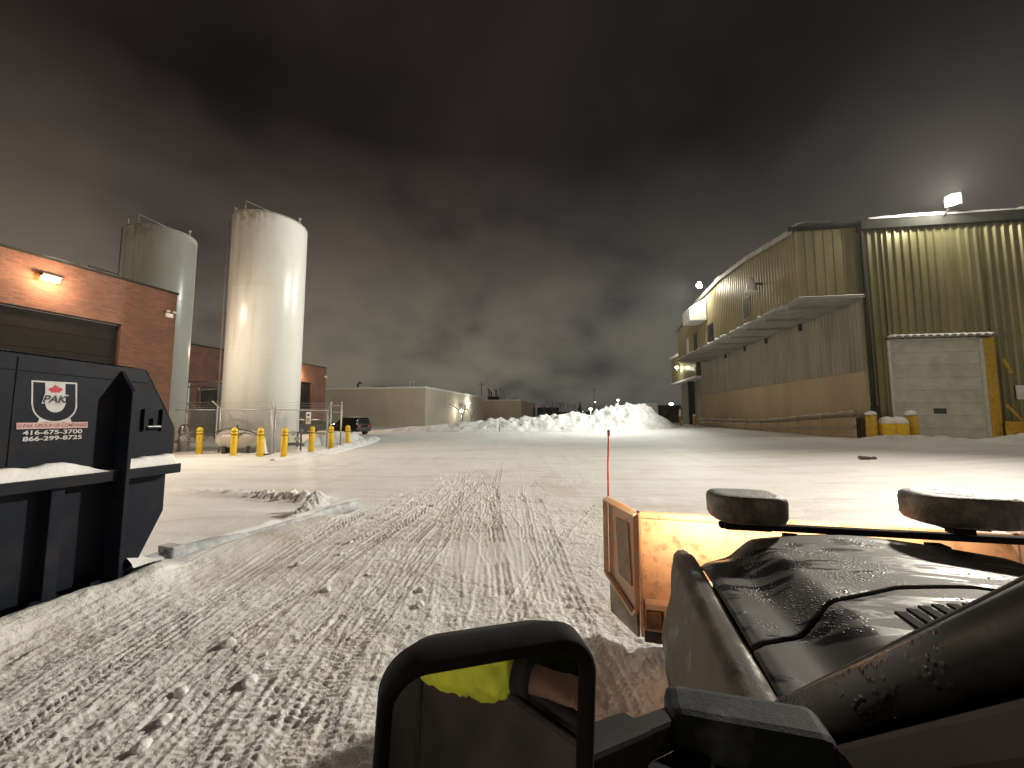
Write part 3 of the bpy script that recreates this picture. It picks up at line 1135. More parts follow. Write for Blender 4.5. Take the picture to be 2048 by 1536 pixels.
PR = thing('pipe_rack', 'pale pipe rack spanning the brick wing behind the vaporizer', 'pipe rack', (at(415, 831, 31).x, 31, 0), 12)
for z in (4.65, 4.25, 2.85, 2.2):
    mb = MB()
    mb.tube([(-2.2, 0, z), (2.2, 0, z)], 0.07 if z > 4 else 0.05)
    mb.build('pipe', M_WHITE, PR)
for x in (-2.1, 2.1):
    MB().box(x - 0.06, x + 0.06, -0.06, 0.06, 0, 4.7).build('post', M_GALV, PR)

HT = thing('pressure_vessel', 'beige horizontal tank lying at the foot of the nearest silo', 'tank', (at(482, 831, 19.95).x, 19.95, 0), -12)
mb = MB()
Mx = Matrix.Rotation(RAD(90), 4, 'Y')
mb.lathe([(0.02, -1.05), (0.22, -1.0), (0.38, -0.84), (0.45, -0.6), (0.46, 0.6), (0.38, 0.84), (0.22, 1.0), (0.02, 1.05)], 28, (0, 0, 0.68), M=Mx)
mb.build('shell', mat('vessel_paint', (0.52, 0.49, 0.44), (0.42, 0.38, 0.33), rough=0.5, scale=3), HT)
for x in (-0.55, 0.55):
    MB().box(x - 0.08, x + 0.08, -0.36, 0.36, 0, 0.35).build('saddle', M_DARKMETAL, HT)
mb = MB()
mb.tube([(-1.05, -0.2, 0.75), (-0.95, -0.4, 1.05), (-0.5, -0.45, 1.25), (0.1, -0.45, 1.24), (0.7, -0.4, 1.08), (1.1, -0.3, 0.85)], 0.03, 8)
mb.tube([(0.05, -0.45, 0.8), (0.05, -0.45, 1.42)], 0.05, 8)
mb.build('pipework', M_DARKMETAL, HT)

HY = thing('pump_unit', 'silvery pump and valve set beside the brick corner', 'pump', (at(371, 831, 20.7).x, 20.7, 0), -30)
MB().lathe([(0.26, 0.0), (0.26, 0.55), (0.30, 0.56), (0.30, 0.62), (0.24, 0.64), (0.24, 0.95), (0.30, 0.96), (0.30, 1.02), (0.28, 1.05), (0.24, 1.28), (0.13, 1.42), (0.02, 1.46)], 20).build('body', M_CHROME, HY)
MB().tube([(-0.7, 0, 0.5), (0.85, 0, 0.55), (1.0, 0, 0.75)], 0.07).build('pipe', M_GALV, HY)
MB().tube([(0.0, -0.35, 0.75), (0, -0.22, 0.75)], 0.13, 16).build('flange', M_CHROME, HY)
MB().box(0.2, 0.75, 0.1, 0.5, 1.15, 2.1).box(0.25, 0.7, 0.05, 0.1, 1.25, 1.95).build('control_box', M_DARKMETAL, HY)
MF = thing('valve_manifold', 'tangle of dark valves and pipes at the right foot of the nearest silo', 'manifold', (at(589, 831, 21.2).x, 21.2, 0), -20)
mb = MB()
mb.tube([(-0.4, 0, 0.35), (0.4, 0, 0.35)], 0.08)
mb.tube([(-0.3, 0, 0.1), (-0.3, 0, 1.0), (0.2, 0, 1.0), (0.2, 0, 0.2)], 0.06)
mb.tube([(0.35, 0.1, 0.0), (0.35, 0.1, 1.25)], 0.05)
mb.build('pipework', M_DARKMETAL, MF)
for x, z in ((-0.3, 0.65), (0.2, 0.65), (0.0, 0.95)):
    MB().tube([(x, -0.12, z), (x, -0.20, z)], 0.13, 14).build('handwheel', M_GALV, MF)
CN = thing('traffic_cone', 'snow-dusted pale traffic cone between the fence post and a bollard', 'traffic cone', (at(531, 831, 18.9).x, 18.9, 0.0), 0)
MB().lathe([(0.17, 0.05), (0.16, 0.09), (0.04, 0.80), (0.03, 0.82)], 16).build('cone', M_WHITE, CN)
MB().box(-0.22, 0.22, -0.22, 0.22, 0, 0.05).build('base', M_FASCIA, CN)

# ------------------------------------------------------------------ bollards round the silo yard
BT = thing('bollard', '', 'bollard', (0, 0, 0), 0, 'yellow bollards round the silo yard')
MB().lathe([(0.135, -0.1), (0.135, 1.2), (0.12, 1.26), (0.08, 1.31), (0.02, 1.33)], 24).build('post', M_YELLOW, BT)
MB().lathe([(0.1385, 0.97), (0.1385, 1.01)], 24).lathe([(0.1385, 1.12), (0.1385, 1.145)], 24).build('band', M_BLACK, BT)
BOLL = [((340, 905), 'yellow bollard half hidden by the end of the dark container'),
        ((398, 908), 'yellow bollard in front of the pump unit, next to the container'),
        ((466, 911), 'yellow bollard in front of the left end of the beige tank'),
        ((520, 912), 'yellow bollard in front of the right end of the beige tank'),
        ((567, 913), 'yellow bollard beside the corner fence post where the row turns'),
        ((622, 903), 'yellow bollard in front of the small white fence sign'),
        ((661, 900), 'yellow bollard in front of the double gate post'),
        ((695, 896), 'yellow bollard at the end of the row before the dark parked SUV')]
for i, (p, lab) in enumerate(BOLL):
    o = BT if i == 0 else copy_tree(BT)
    g = gnd(*p)
    o.location = (g.x, g.y, 0.0)
    o.rotation_euler = (RAD(random.uniform(-1, 1)), RAD(random.uniform(-1, 1)), random.uniform(0, 6))
    o['label'] = lab


# ------------------------------------------------------------------ chain-link fence with barbed wire
def fence(label, posts, zt, arms):
    o = thing('chain_link_fence', label, 'fence', (posts[0][0], posts[0][1], 0), 0, 'chain-link fence runs round the silo yard')
    O = Vector(o.location)
    W_ = [Vector((p[0], p[1], 0)) - O for p in posts]
    for i, p in enumerate(W_):
        mb = MB()
        mb.tube([p, p + Vector((0, 0, zt + 0.06))], 0.045, 10)
        if arms[i]:
            ax, ay = arms[i]
            mb.tube([p + Vector((0, 0, zt + 0.04)), p + Vector((ax, ay, zt + 0.46))], 0.025, 6)
        mb.build('post', M_GALV, o)
    mb = MB()
    for a, b in zip(W_[:-1], W_[1:]):
        mb.tube([a + Vector((0, 0, zt)), b + Vector((0, 0, zt))], 0.028, 8)
    mb.build('top_rail', M_GALV, o)
    mb = MB()
    for i, (a, b) in enumerate(zip(W_[:-1], W_[1:])):
        for k in (0.3, 0.62, 0.95):
            A = Vector((*(arms[i] or (0, 0)), 0.42)) * k
            B = Vector((*(arms[i + 1] or (0, 0)), 0.42)) * k
            mid = (a + b) / 2 + (A + B) / 2 + Vector((0, 0, zt - 0.02))
            mb.tube([a + A + Vector((0, 0, zt)), mid, b + B + Vector((0, 0, zt))], 0.006, 4, caps=False)
    mb.build('barbed_wire', M_GALV, o)
    mb = MB()
    for a, b in zip(W_[:-1], W_[1:]):
        d = b - a
        L = d.length
        u = d / L
        H = zt - 0.05
        st = 0.10
        n = int((L + H) / st)
        for k in range(n):
            s0 = k * st
            p0 = (max(0, s0 - H), max(0.05, 0.05 + (H - s0 if s0 < H else 0)))
            # rising and falling diagonals clipped to the panel
            for sgn in (1, -1):
                a0 = s0 - H
                t0, t1 = max(a0, 0), min(s0, L)
                if t1 - t0 < 0.03:
                    continue
                z0, z1 = (t0 - a0), (t1 - a0)
                if sgn < 0:
                    z0, z1 = H - z0, H - z1
                mb.tube([a + u * t0 + Vector((0, 0, 0.05 + z0)), a + u * t1 + Vector((0, 0, 0.05 + z1))], 0.0042, 3, caps=False)
    mb.build('wire_mesh', M_GALV, o)
    return o


f0 = (-17.6, 20.15)
f1 = tuple(gnd(437, 905)[:2])
f2 = tuple(gnd(541, 907)[:2])
f3 = tuple(gnd(653, 896)[:2])
fence('front run of chain-link fence topped with barbed wire before the silo', [f0, f1, f2], 2.2, [None, (-0.42, -0.1), (-0.05, -0.12)])
fence('short side run of chain-link fence ending at the gate post', [tuple(Vector(f2) + Vector((0.09, 0.09))), f3], 2.2, [(0.0, -0.1), (0.25, 0.05)])
GP = thing('fence_gate', 'narrow galvanised gate with tall posts at the fence end', 'gate', (f3[0] + 0.10, f3[1] + 0.15, 0), 12)
for x in (0.0, 0.72):
    MB().tube([(x, 0, 0), (x, 0, 2.75)], 0.045, 10).build('post', M_GALV, GP)
for z in (0.25, 2.1, 2.5):
    MB().tube([(0.05, 0, z), (0.67, 0, z)], 0.022, 8).build('crossbar', M_GALV, GP)
sg = at(617, 836, 21.0)
SG = thing('fence_sign', 'small white notice with grey print hung on the side fence', 'sign', (sg.x, sg.y, sg.z), 20)
MB().box(-0.17, 0.17, -0.012, 0.0, -0.32, 0.32).build('plate', M_WHITE, SG)
MB().box(-0.08, 0.08, -0.018, -0.0125, 0.10, 0.22).box(-0.12, 0.12, -0.018, -0.0125, -0.06, -0.02).box(-0.12, 0.12, -0.018, -0.0125, -0.14, -0.11).box(-0.10, 0.10, -0.018, -0.0125, -0.22, -0.19).build('lettering', M_DARKMETAL, SG)


# ------------------------------------------------------------------ parked cars by the tan building
def car(name, label, px, Y, head, paint, suv=True, L=4.6):
    o = thing(name, label, 'car', (at(px, 831, Y).x, Y, 0), head, 'parked cars')
    hw = 0.92
    if suv:
        side = [(-2.28, 0.42), (-2.3, 0.75), (-2.26, 1.02), (-2.12, 1.62), (-1.95, 1.70), (0.2, 1.72), (0.55, 1.62), (1.15, 1.12), (2.1, 1.0), (2.3, 0.85), (2.32, 0.45), (2.1, 0.32), (-2.1, 0.32)]
    else:
        side = [(-2.3, 0.42), (-2.32, 0.8), (-2.2, 0.98), (-1.55, 1.02), (-0.95, 1.38), (-0.3, 1.45), (0.35, 1.40), (1.05, 1.0), (2.1, 0.86), (2.3, 0.7), (2.32, 0.42), (2.1, 0.3), (-2.1, 0.3)]
    k = L / 4.6
    mb = MB()

    def tuck(z):
        return hw if z < 1.0 else hw - (z - 1.0) * 0.30
    n = len(side)
    vs = [Vector((-tuck(z), y * k, z)) for y, z in side] + [Vector((tuck(z), y * k, z)) for y, z in side]
    fs = [tuple(reversed(range(n))), tuple(range(n, 2 * n))] + [(i, (i + 1) % n, n + (i + 1) % n, n + i) for i in range(n)]
    mb.add(vs, fs)
    body = mb.build('body', paint, o, bevel=0.07, seg=3)
    zt = 1.62 if suv else 1.36
    for s in (-1, 1):
        mb = MB()
        if suv:
            q = [(-1.95, 1.08), (-1.88, 1.58), (0.3, 1.60), (0.85, 1.10)]
        else:
            q = [(-1.15, 1.06), (-0.85, 1.34), (0.3, 1.34), (0.75, 1.04)]
        mb.prism(q, lambda a, b: Vector((s * (tuck(b) - 0.02), a * k, b)), lambda a, b: Vector((s * (tuck(b) + 0.006), a * k, b)))
        mb.build('side_window', M_GLASS_DARK, o)
    mb = MB()
    if suv:
        q = [(-0.62, -2.262 * k, 1.10), (0.62, -2.262 * k, 1.10), (0.56, -2.165 * k, 1.52), (-0.56, -2.165 * k, 1.52)]
    else:
        q = [(-0.66, -1.50 * k, 1.07), (0.66, -1.50 * k, 1.07), (0.56, -1.03 * k, 1.36), (-0.56, -1.03 * k, 1.36)]
    off = Vector((0, -0.02, 0.015))
    mb.add([Vector(p) + off for p in q] + [Vector(p) - off for p in q], [(0, 1, 2, 3), (7, 6, 5, 4), (0, 4, 5, 1), (1, 5, 6, 2), (2, 6, 7, 3), (3, 7, 4, 0)])
    mb.build('rear_window', M_GLASS_DARK, o)
    mb = MB()
    if suv:
        q = [(-0.68, 1.12 * k, 1.15), (0.68, 1.12 * k, 1.15), (0.6, 0.62 * k, 1.585), (-0.6, 0.62 * k, 1.585)]
    else:
        q = [(-0.7, 1.02 * k, 1.03), (0.7, 1.02 * k, 1.03), (0.6, 0.42 * k, 1.385), (-0.6, 0.42 * k, 1.385)]
    off = Vector((0, 0.02, 0.02))
    mb.add([Vector(p) + off for p in q] + [Vector(p) - off for p in q], [(0, 1, 2, 3), (7, 6, 5, 4), (0, 4, 5, 1), (1, 5, 6, 2), (2, 6, 7, 3), (3, 7, 4, 0)])
    mb.build('windscreen', M_GLASS_DARK, o)
    for s in (-1, 1):
        for y in (-1.4, 1.42):
            w = MB()
            w.tube([(s * (hw - 0.24), y * k, 0.34), (s * (hw + 0.01), y * k, 0.34)], 0.34, 22)
            wo_ = w.build('wheel', M_RUBBER, o)
            MB().tube([(s * (hw - 0.1), y * k, 0.34), (s * (hw + 0.02), y * k, 0.34)], 0.21, 16).build('rim', M_GALV, wo_)
        MB().box(s * 0.60 - 0.16, s * 0.60 + 0.16, -2.33 * k, -2.2 * k, 0.80, 0.95).build('tail_light', M_DECAL_RED, o)
        MB().box(s * 0.60 - 0.18, s * 0.60 + 0.18, 2.2 * k, 2.335 * k, 0.66, 0.78).build('headlight', M_CHROME, o)
    mb = MB()
    mb.grid(lambda u, v: Vector(((u - 0.5) * 1.25, lerp(-1.8, 0.2, v) * k if suv else lerp(-0.85, 0.3, v) * k, (1.735 if suv else 1.44) + 0.05 * math.sin(math.pi * u) * math.sin(math.pi * v))), 12, 12)
    mb.build('roof_snow', M_SNOW, o)
    return o


car('parked_suv', 'black SUV parked against the tan wall beyond the gate', 700, 39.0, -62, M_CAR_DARK, True, 4.2)
car('parked_car', 'dark saloon car with a snowy roof parked behind the fence sign', 636, 42.0, 72, M_CAR_GREY, False, 4.5)
car('parked_car', 'dark hatchback partly hidden between fence sign and silo', 604, 44.0, 75, M_CAR_DARK, False, 4.2)

# ------------------------------------------------------------------ tan flat-roofed buildings at the far end
def flat_block(name, label, px, Y, head, wl, dl, zt, group='flat-roofed tan buildings'):
    """corner at px/Y; the end wall runs wl to the left, the long flank runs dl away"""
    o = thing(name, label, 'building', (at(px, 831, Y).x, Y, 0), head, group)
    mb = MB()
    mb.box(-wl, 0, 0, 0.3, -0.3, zt)
    mb.box(-0.3, 0, 0.3, dl, -0.3, zt)
    mb.box(-wl, -wl + 0.3, 0.3, dl, -0.3, zt)
    mb.box(-wl + 0.3, -0.3, dl - 0.3, dl, -0.3, zt)
    mb.build('wall', M_TAN, o)
    MB().box(-wl + 0.3, -0.3, 0.3, dl - 0.3, zt - 0.5, zt - 0.3).build('roof', M_SNOW, o)
    mb = MB()
    mb.box(-wl - 0.08, 0.08, -0.08, 0.36, zt, zt + 0.32)
    mb.box(-0.36, 0.08, 0.36, dl, zt, zt + 0.32)
    mb.build('coping', M_SNOW, o, bevel=0.05)
    return o


T1 = flat_block('industrial_building', 'long low tan building with a snow-edged flat roof and two roof stacks', 850, 66.0, 11.5, 24, 36, 6.6)
for x in (-3.6, -4.3):
    MB().lathe([(0.17, 6.2), (0.17, 8.1), (0.24, 8.12), (0.24, 8.35), (0.05, 8.42)], 14, (x - 1.6, 6, 0)).build('roof_stack', M_WHITE, T1)
MB().tube([(-16.9, 6, 6.2), (-16.9, 6, 8.0), (-16.5, 6, 8.4), (-16.2, 6, 8.1)], 0.18).build('vent_pipe', M_DARKMETAL, T1)
MB().tube([(-19, 6, 6.2), (-19, 6, 7.2)], 0.1).build('vent_pipe', M_DARKMETAL, T1)
MB().box(-14.5, -12.2, 8, 10, 6.2, 7.7).build('roof_unit', M_FASCIA, T1, bevel=0.05)
T2 = flat_block('industrial_building', 'farther and smaller tan block with tangled roof ducts', 1042, 118.0, 12, 22, 30, 6.5)
for x, h in ((-6.6, 9.8), (-7.6, 10.2), (-9.4, 10.0), (-11, 9.4), (-11.8, 10.4)):
    MB().tube([(x, 6, 6.0), (x, 6, h), (x - 0.5, 6, h + 0.35)], 0.22).build('roof_duct', M_GALV if x > -9 else M_DARKMETAL, T2)
MB().box(-12.5, -9.0, 7, 9, 6.2, 8.2).build('roof_unit', M_FARDARK, T2)
MB().tube([(-3.2, 5, 6.2), (-3.2, 5, 7.6), (-2.0, 5, 7.7)], 0.18).build('vent_pipe', M_GALV, T2)

# lit lamps on the tan building's flank
for (yy, z, lab, s) in ((23.0, 4.7, 'upper white flood lamp glowing on the flank of the tan building', 0.30),):
    q = to_world(T1, (0, yy, z))
    o = thing('wall_lamp', lab, 'wall lamp', q, 11.5)
    MB().box(0, 0.3, -0.22, 0.22, 0.06, 0.3).build('housing', M_GALV, o)
    MB().lathe([(0.05, -0.16), (s * 0.8, -0.1), (s, 0.0), (s * 0.8, 0.055)], 14, (0.35, 0, 0)).build('lens', G_SMALLC, o)
    lamp('flank_light', 'POINT', to_world(o, (1.2, 0, -0.2)), 450, (0.95, 1.0, 0.86), 0.2)
q = to_world(T1, (1.2, 15.5, 0))
o = thing('lamp_post', 'short white post lamp glowing beside the tan building', 'lamp post', q, 0)
MB().tube([(0, 0, 0), (0, 0, 2.6)], 0.16).build('post', M_WHITE, o)
MB().lathe([(0.05, 2.6), (0.28, 2.7), (0.33, 2.95), (0.2, 3.2), (0.03, 3.25)], 14).build('globe', G_SMALLC, o)
lamp('post_light', 'POINT', to_world(o, (0.6, -0.4, 3.0)), 250, (1.0, 0.96, 0.80), 0.2)


# ------------------------------------------------------------------ bare trees
def bare_tree(label, px, Y, h, seed, group, dense=1.0, frost=False):
    rnd = random.Random(seed)
    o = thing('bare_tree', label, 'tree', (at(px, 831, Y).x, Y, 0), rnd.uniform(0, 360), group)
    tr, cr = MB(), MB()
    m = M_BARK

    def grow(p, d, L, r, lev, mb):
        q = p + d * L
        mid = (p + q) / 2 + Vector((rnd.uniform(-1, 1), rnd.uniform(-1, 1), 0)) * L * 0.05
        mb.tube([p, mid, q], [r, r * 0.85, r * 0.66], 6 if lev < 2 else 4, caps=False)
        if lev == 4:
            return
        for k in range(rnd.choice((2, 3, 3)) if lev < 3 else 3):
            a = rnd.uniform(0, 6.28)
            spread = rnd.uniform(0.35, 0.8)
            nd = (d + Vector((math.cos(a), math.sin(a), rnd.uniform(-0.05, 0.3))) * spread).normalized()
            grow(q if k else q - d * L * rnd.uniform(0, 0.3), nd, L * rnd.uniform(0.62, 0.8), r * 0.62, lev + 1, cr)
    grow(Vector((0, 0, -0.1)), Vector((0, 0, 1)), h * 0.3, h * 0.022, 0, tr)
    tr.build('trunk', m, o)
    cr.build('crown', m, o)
    return o


bare_tree('bare tree lit beside the flood lamp on the tan building', 925, 78, 6.5, 3, 'bare trees by the tan building')
bare_tree('bare sapling right of the flood lamp on the tan building', 943, 84, 6.0, 5, 'bare trees by the tan building')
for i, (px, Y, h, lab) in enumerate(((1092, 120, 7.5, 'bare tree at the corner of the farther tan block'),
                                     (1108, 130, 9, 'taller bare tree just past the farther tan block'),
                                     (1124, 125, 8, 'spreading bare tree over the low middle of the snow bank'),
                                     (1142, 135, 8, 'bare tree nearest the bright yard lamp beyond the snow bank'),
                                     (1205, 150, 9, 'bare tree beside the far lattice pole'))):
    bare_tree(lab, px, Y, h, 20 + i, 'bare trees on the skyline')


def fir(label, px, Y, h, seed):
    rnd = random.Random(seed)
    o = thing('fir_tree', label, 'tree', (at(px, 831, Y).x, Y, 0), 0, 'dark firs on the skyline')
    MB().tube([(0, 0, -0.1), (0, 0, h * 0.95)], [h * 0.02, h * 0.004], 6).build('trunk', M_BARK, o)
    mb = MB()
    for k in range(420):
        t = rnd.random() ** 0.8
        z = h * (0.08 + 0.9 * t)
        a = rnd.uniform(0, 6.28)
        L = h * 0.24 * (1 - t) * rnd.uniform(0.5, 1.15) + 0.1
        c, s = math.cos(a), math.sin(a)
        w = L * 0.22
        mb.add([(0, 0, z), (c * L - s * w, s * L + c * w, z - L * 0.35), (c * L * 1.15, s * L * 1.15, z - L * 0.5), (c * L + s * w, s * L - c * w, z - L * 0.4)], [(0, 1, 2, 3)])
    mb.build('crown', mat('fir_needles', (0.02, 0.03, 0.02), (0.04, 0.05, 0.035), rough=0.9), o, recalc=False)


fir('narrow dark fir on the skyline left of the tall street lamp', 1160, 140, 7.5, 1)
fir('dark fir on the skyline just right of the tall street lamp', 1252, 150, 7.0, 2)


# far dark line of roofs and hedges under the sky glow
def far_block(label, px0, px1, Y, z, dpt=10, roofed=False):
    a, b = at(px0, 831, Y), at(px1, 831, Y)
    o = thing('distant_building', label, 'building', (a.x, Y, 0), 0, 'dark buildings on the skyline')
    w = b.x - a.x
    MB().box(0, w, 0, dpt, -0.5, z).build('wall', M_FARDARK, o)
    if roofed:
        MB().prism([(-0.3, z), (w + 0.3, z), (w * 0.5, z + 0.3 * w)], lambda p, q: Vector((p, -0.3, q)), lambda p, q: Vector((p, dpt, q))).build('roof', M_SNOW, o)
    else:
        MB().box(-0.1, w + 0.1, -0.1, dpt, z, z + 0.25).build('roof', M_FARDARK, o)
    mb = MB()
    for k in range(max(1, int(w / 4))):
        mb.box(1 + 4 * k, 2.2 + 4 * k, -0.05, -0.01, z * 0.45, z * 0.7)
    mb.build('window', M_GLASS_DARK, o)
    return o


far_block('dark low shed with a maroon front behind the bare trees', 1078, 1118, 140, 4.6)
far_block('long dark roofline beyond the low dip of the snow bank', 1118, 1190, 190, 3.6, 12)
far_block('dark gabled house under the tall street lamp', 1205, 1236, 200, 4.2, 10, True)
far_block('dark building in the shadow beside the pale trailer', 1316, 1362, 110, 4.6)
far_block('dark shed under the bright cluster of distant lamps', 1350, 1402, 150, 4.8)
far_block('wide dark store beyond the peak of the snow pile', 1236, 1300, 220, 5.5)

TR = thing('box_trailer', 'pale box trailer standing behind the right end of the snow pile', 'trailer', (at(1301, 831, 62).x, 62, 0), 8)
MB().box(-1.2, 1.2, 0, 9, 0.95, 3.95).build('body', M_WHITE, TR, bevel=0.04)
MB().box(-0.55, 0.8, -0.03, -0.005, 1.1, 2.35).build('rear_panel', M_FASCIA, TR)
for x in (-0.85, 0.85):
    MB().tube([(x - 0.2, 1.6, 0.5), (x + 0.2, 1.6, 0.5)], 0.5, 18).build('wheel', M_RUBBER, TR)
MB().box(-1.1, 1.1, 0.2, 8.5, 0.6, 0.95).build('chassis', M_DARKMETAL, TR)


def street_lamp(label, px, py, Y, mtl, rad, power, color, group='street lamps on the skyline'):
    p = at(px, py, Y)
    o = thing('street_lamp', label, 'street lamp', (p.x, Y, 0), 0, group)
    MB().tube([(0, 0, 0), (0, 0, p.z + 0.3), (-0.2, 0, p.z + 0.35)], [0.14, 0.1, 0.08], 8).build('pole', M_GALV, o)
    MB().lathe([(0.05, -rad * 0.6), (rad * 0.8, -rad * 0.35), (rad, 0), (rad * 0.8, rad * 0.35), (0.05, rad * 0.5)], 14, (0, -0.2, p.z)).build('lamp_head', mtl, o)
    if power:
        lamp('street_light', 'POINT', (p.x, Y - 0.2 - rad - 0.3, p.z - 0.3), power, color, 0.3)
    return o


street_lamp('tall cool street lamp rising over the peak of the snow pile', 1236, 800, 130, G_SMALLC, 0.42, 500, (0.95, 1, 0.9))
street_lamp('bright low yard lamp above the dip in the snow bank', 1181, 818, 95, G_SMALL, 0.42, 500, (1, 0.95, 0.8))
street_lamp('small lamp high on a pole left of the tall street lamp', 1190, 804, 180, G_SMALL, 0.32, 0, None)
street_lamp('brightest of the distant white lamps beside the metal building', 1342, 808, 140, G_SMALL, 0.75, 600, (1, 0.92, 0.75))
street_lamp('bright distant lamp close to the end wall of the metal building', 1367, 811, 145, G_SMALL, 0.6, 400, (1, 0.92, 0.75))
street_lamp('smaller lamp between the two bright distant lamps', 1351, 816, 150, G_SMALL, 0.4, 0, None)
street_lamp('tiny lamp over the snow pile just past its crest', 1254, 812, 170, G_SMALLC, 0.25, 0, None)
street_lamp('tiny warm lamp above the dark roofline beyond the dip', 1165, 824, 190, G_SMALL, 0.25, 0, None)
street_lamp('tiny warm lamp beside the dark gabled house', 1222, 812, 210, G_SMALL, 0.22, 0, None)

for px, py, Y, lab in ((963, 764, 150, 'thin utility pole rising behind the roof ducts'), (1188, 776, 210, 'faint tall lattice pole on the skyline')):
    p = at(px, py, Y)
    o = thing('utility_pole', lab, 'utility pole', (p.x, Y, 0), 0)
    MB().tube([(0, 0, 0), (0, 0, p.z)], [0.22, 0.12], 8).build('pole', M_BARK, o)
    MB().box(-1.2, 1.2, -0.06, 0.06, p.z - 1.0, p.z - 0.85).build('crossarm', M_BARK, o)

# ------------------------------------------------------------------ big corrugated metal building
RO = at(1745, 831, 25.0)
R1 = thing('metal_building', 'huge olive corrugated metal building with a jutting upper storey and white loading door', 'building', (RO.x, RO.y, 0), 8.5)
ZR = 14.9


def corrugated(mb, y0, y1, zb, zt, fn, pitch=0.42, depth=0.06, flat=0.24, mi=0):
    """vertical ribs along a wall: fn maps (along, outward, z); zb/zt are functions of along"""
    prof = []
    y = y0
    k = 0
    sl = (pitch - flat) * 0.28
    while y < y1 - 1e-6:
        prof += [(y, 0), (min(y + flat, y1), 0), (min(y + flat + sl, y1), depth), (min(y + pitch - sl, y1), depth)]
        y += pitch
    prof.append((y1, 0))
    vs, fs = [], []
    for a, d in prof:
        vs += [fn(a, d, zb(a)), fn(a, d, zt(a))]
    for i in range(len(prof) - 1):
        if prof[i + 1][0] - prof[i][0] < 1e-6 and prof[i + 1][1] == prof[i][1]:
            continue
        fs.append((2 * i, 2 * i + 2, 2 * i + 3, 2 * i + 1))
    mb.add(vs, fs, False, mi)
    return mb


c_ = lambda v: (lambda a: v)
# front wall with its opening for the loading door (door x 1.23 .. 6.4, head 6.8)
mb = MB()
fr = lambda a, d, z: Vector((a, -d, z))
corrugated(mb, 0.10, 1.23, c_(-0.2), c_(ZR - 0.55), fr, 0.46, 0.11, 0.27)
corrugated(mb, 1.23, 6.93, c_(6.86), c_(ZR - 0.55), fr, 0.46, 0.11, 0.27)
corrugated(mb, 6.93, 34, c_(-0.2), c_(ZR - 0.55), fr, 0.46, 0.11, 0.27)
mb.build('front_wall', M_OLIVE, R1, recalc=False)
mb = MB()
mb.box(0.05, 1.2, 0.03, 0.4, -0.2, ZR - 0.5)
mb.box(1.2, 6.95, 0.03, 0.4, 6.9, ZR - 0.5)
mb.box(6.95, 34, 0.03, 0.4, -0.2, ZR - 0.5)
mb.box(33.6, 34, 0.4, 40, -0.2, ZR - 0.5)
mb.box(0.3, 33.6, 39.6, 40, -0.2, ZR - 0.5)
mb.box(0.03, 0.3, 0.4, 32, -0.2, ZR - 0.5)
mb.build('inner_wall', M_FASCIA, R1)
# dark eaves fascia and snow on its edge
mb = MB()
mb.box(-0.05, 34.2, -0.35, 0.06, ZR - 0.62, ZR)
mb.box(-4.32, -0.055, -0.10, 0.06, ZR - 0.30, ZR - 0.02)
mb.build('fascia', M_FASCIA, R1)
mb = MB()
mb.box(-0.02, 34, 0.07, 40, ZR - 0.25, ZR - 0.12)
mb.build('roof', M_FASCIA, R1)
mb = MB()
mb.grid(lambda u, v: Vector((0.0 + 34 * u, -0.40 + 2.2 * v, ZR + 0.004 + (0.10 + 0.20 * float(fbm(np.array([u * 40]), np.array([v * 2]), 3, 5)[0])) * min(1.0, v / 0.05) ** 0.5 * (1 if u > 0.01 else 0))), 260, 20)
mb.build('snow_cap', M_SNOW, R1)

# long side wall under the overhang: ribbed grey upper part over a smoother tan band
sd = lambda a, d, z: Vector((-d, a, z))
mb = MB()
corrugated(mb, 0.12, 32, c_(4.86), c_(9.9), sd, 0.40, 0.06, 0.2)
mb.build('side_wall', M_LOWCLAD, R1, recalc=False)
mb = MB()
corrugated(mb, 0.12, 32, c_(-0.2), c_(4.845), lambda a, d, z: Vector((-d - 0.03, a, z)), 0.30, 0.022, 0.2)
mb.build('tan_band', M_BAND, R1, recalc=False)
MB().box(-0.12, 0.06, -0.09, 0.11, -0.2, ZR - 0.7).build('corner_trim', M_OLIVE, R1)
mb = MB()
mb.tube([(-0.02, -0.22, 0.3), (-0.02, -0.22, ZR - 0.7)], 0.085, 10)
mb.tube([(0.12, -0.16, 0.4), (0.12, -0.16, ZR - 0.7)], 0.05, 8)
mb.box(-0.16, 0.16, -0.34, -0.1, 1.9, 2.5)
mb.build('downspout', M_FASCIA, R1)
# brackets and stains where the soffit meets the wall
for yy in (6.8, 12.5, 17.2, 22.5):
    MB().box(-0.22, -0.065, yy, yy + 0.25, 9.0, 9.58).build('bracket', M_FASCIA, R1)

# jutting upper storey: low gable along the side
XO = -3.85
GAB = [(0.0, 14.62), (6.8, 15.55), (13.0, 15.95), (20.1, 15.65), (29.4, 14.0)]
zg = lambda a: interp(a, GAB)
ZS = 9.83
mb = MB()
bx = lambda a, d, z: Vector((XO - d, a, z))
corrugated(mb, 0.06, 29.4, c_(ZS), lambda a: zg(a) - 0.05, bx, 0.42, 0.06, 0.21)
mb.build('upper_side_wall', M_OCHRE, R1, recalc=False)
mb = MB()
corrugated(mb, XO + 0.05, -0.13, c_(ZS), c_(ZR - 0.3), lambda a, d, z: Vector((a, 0.05 - d * 0.6, z)), 0.58, 0.05, 0.5)
mb.build('upper_end_wall', M_OLIVE, R1, recalc=False)
mb = MB()
corrugated(mb, XO + 0.05, -0.13, c_(ZS), c_(13.8), lambda a, d, z: Vector((a, 29.4 + d * 0.6, z)), 0.58, 0.05, 0.5)
mb.build('upper_end_wall', M_OLIVE, R1, recalc=False)
MB().box(XO - 0.065, XO + 0.06, -0.005, 0.075, ZS, 14.6).build('upper_corner_trim', M_OCHRE, R1)
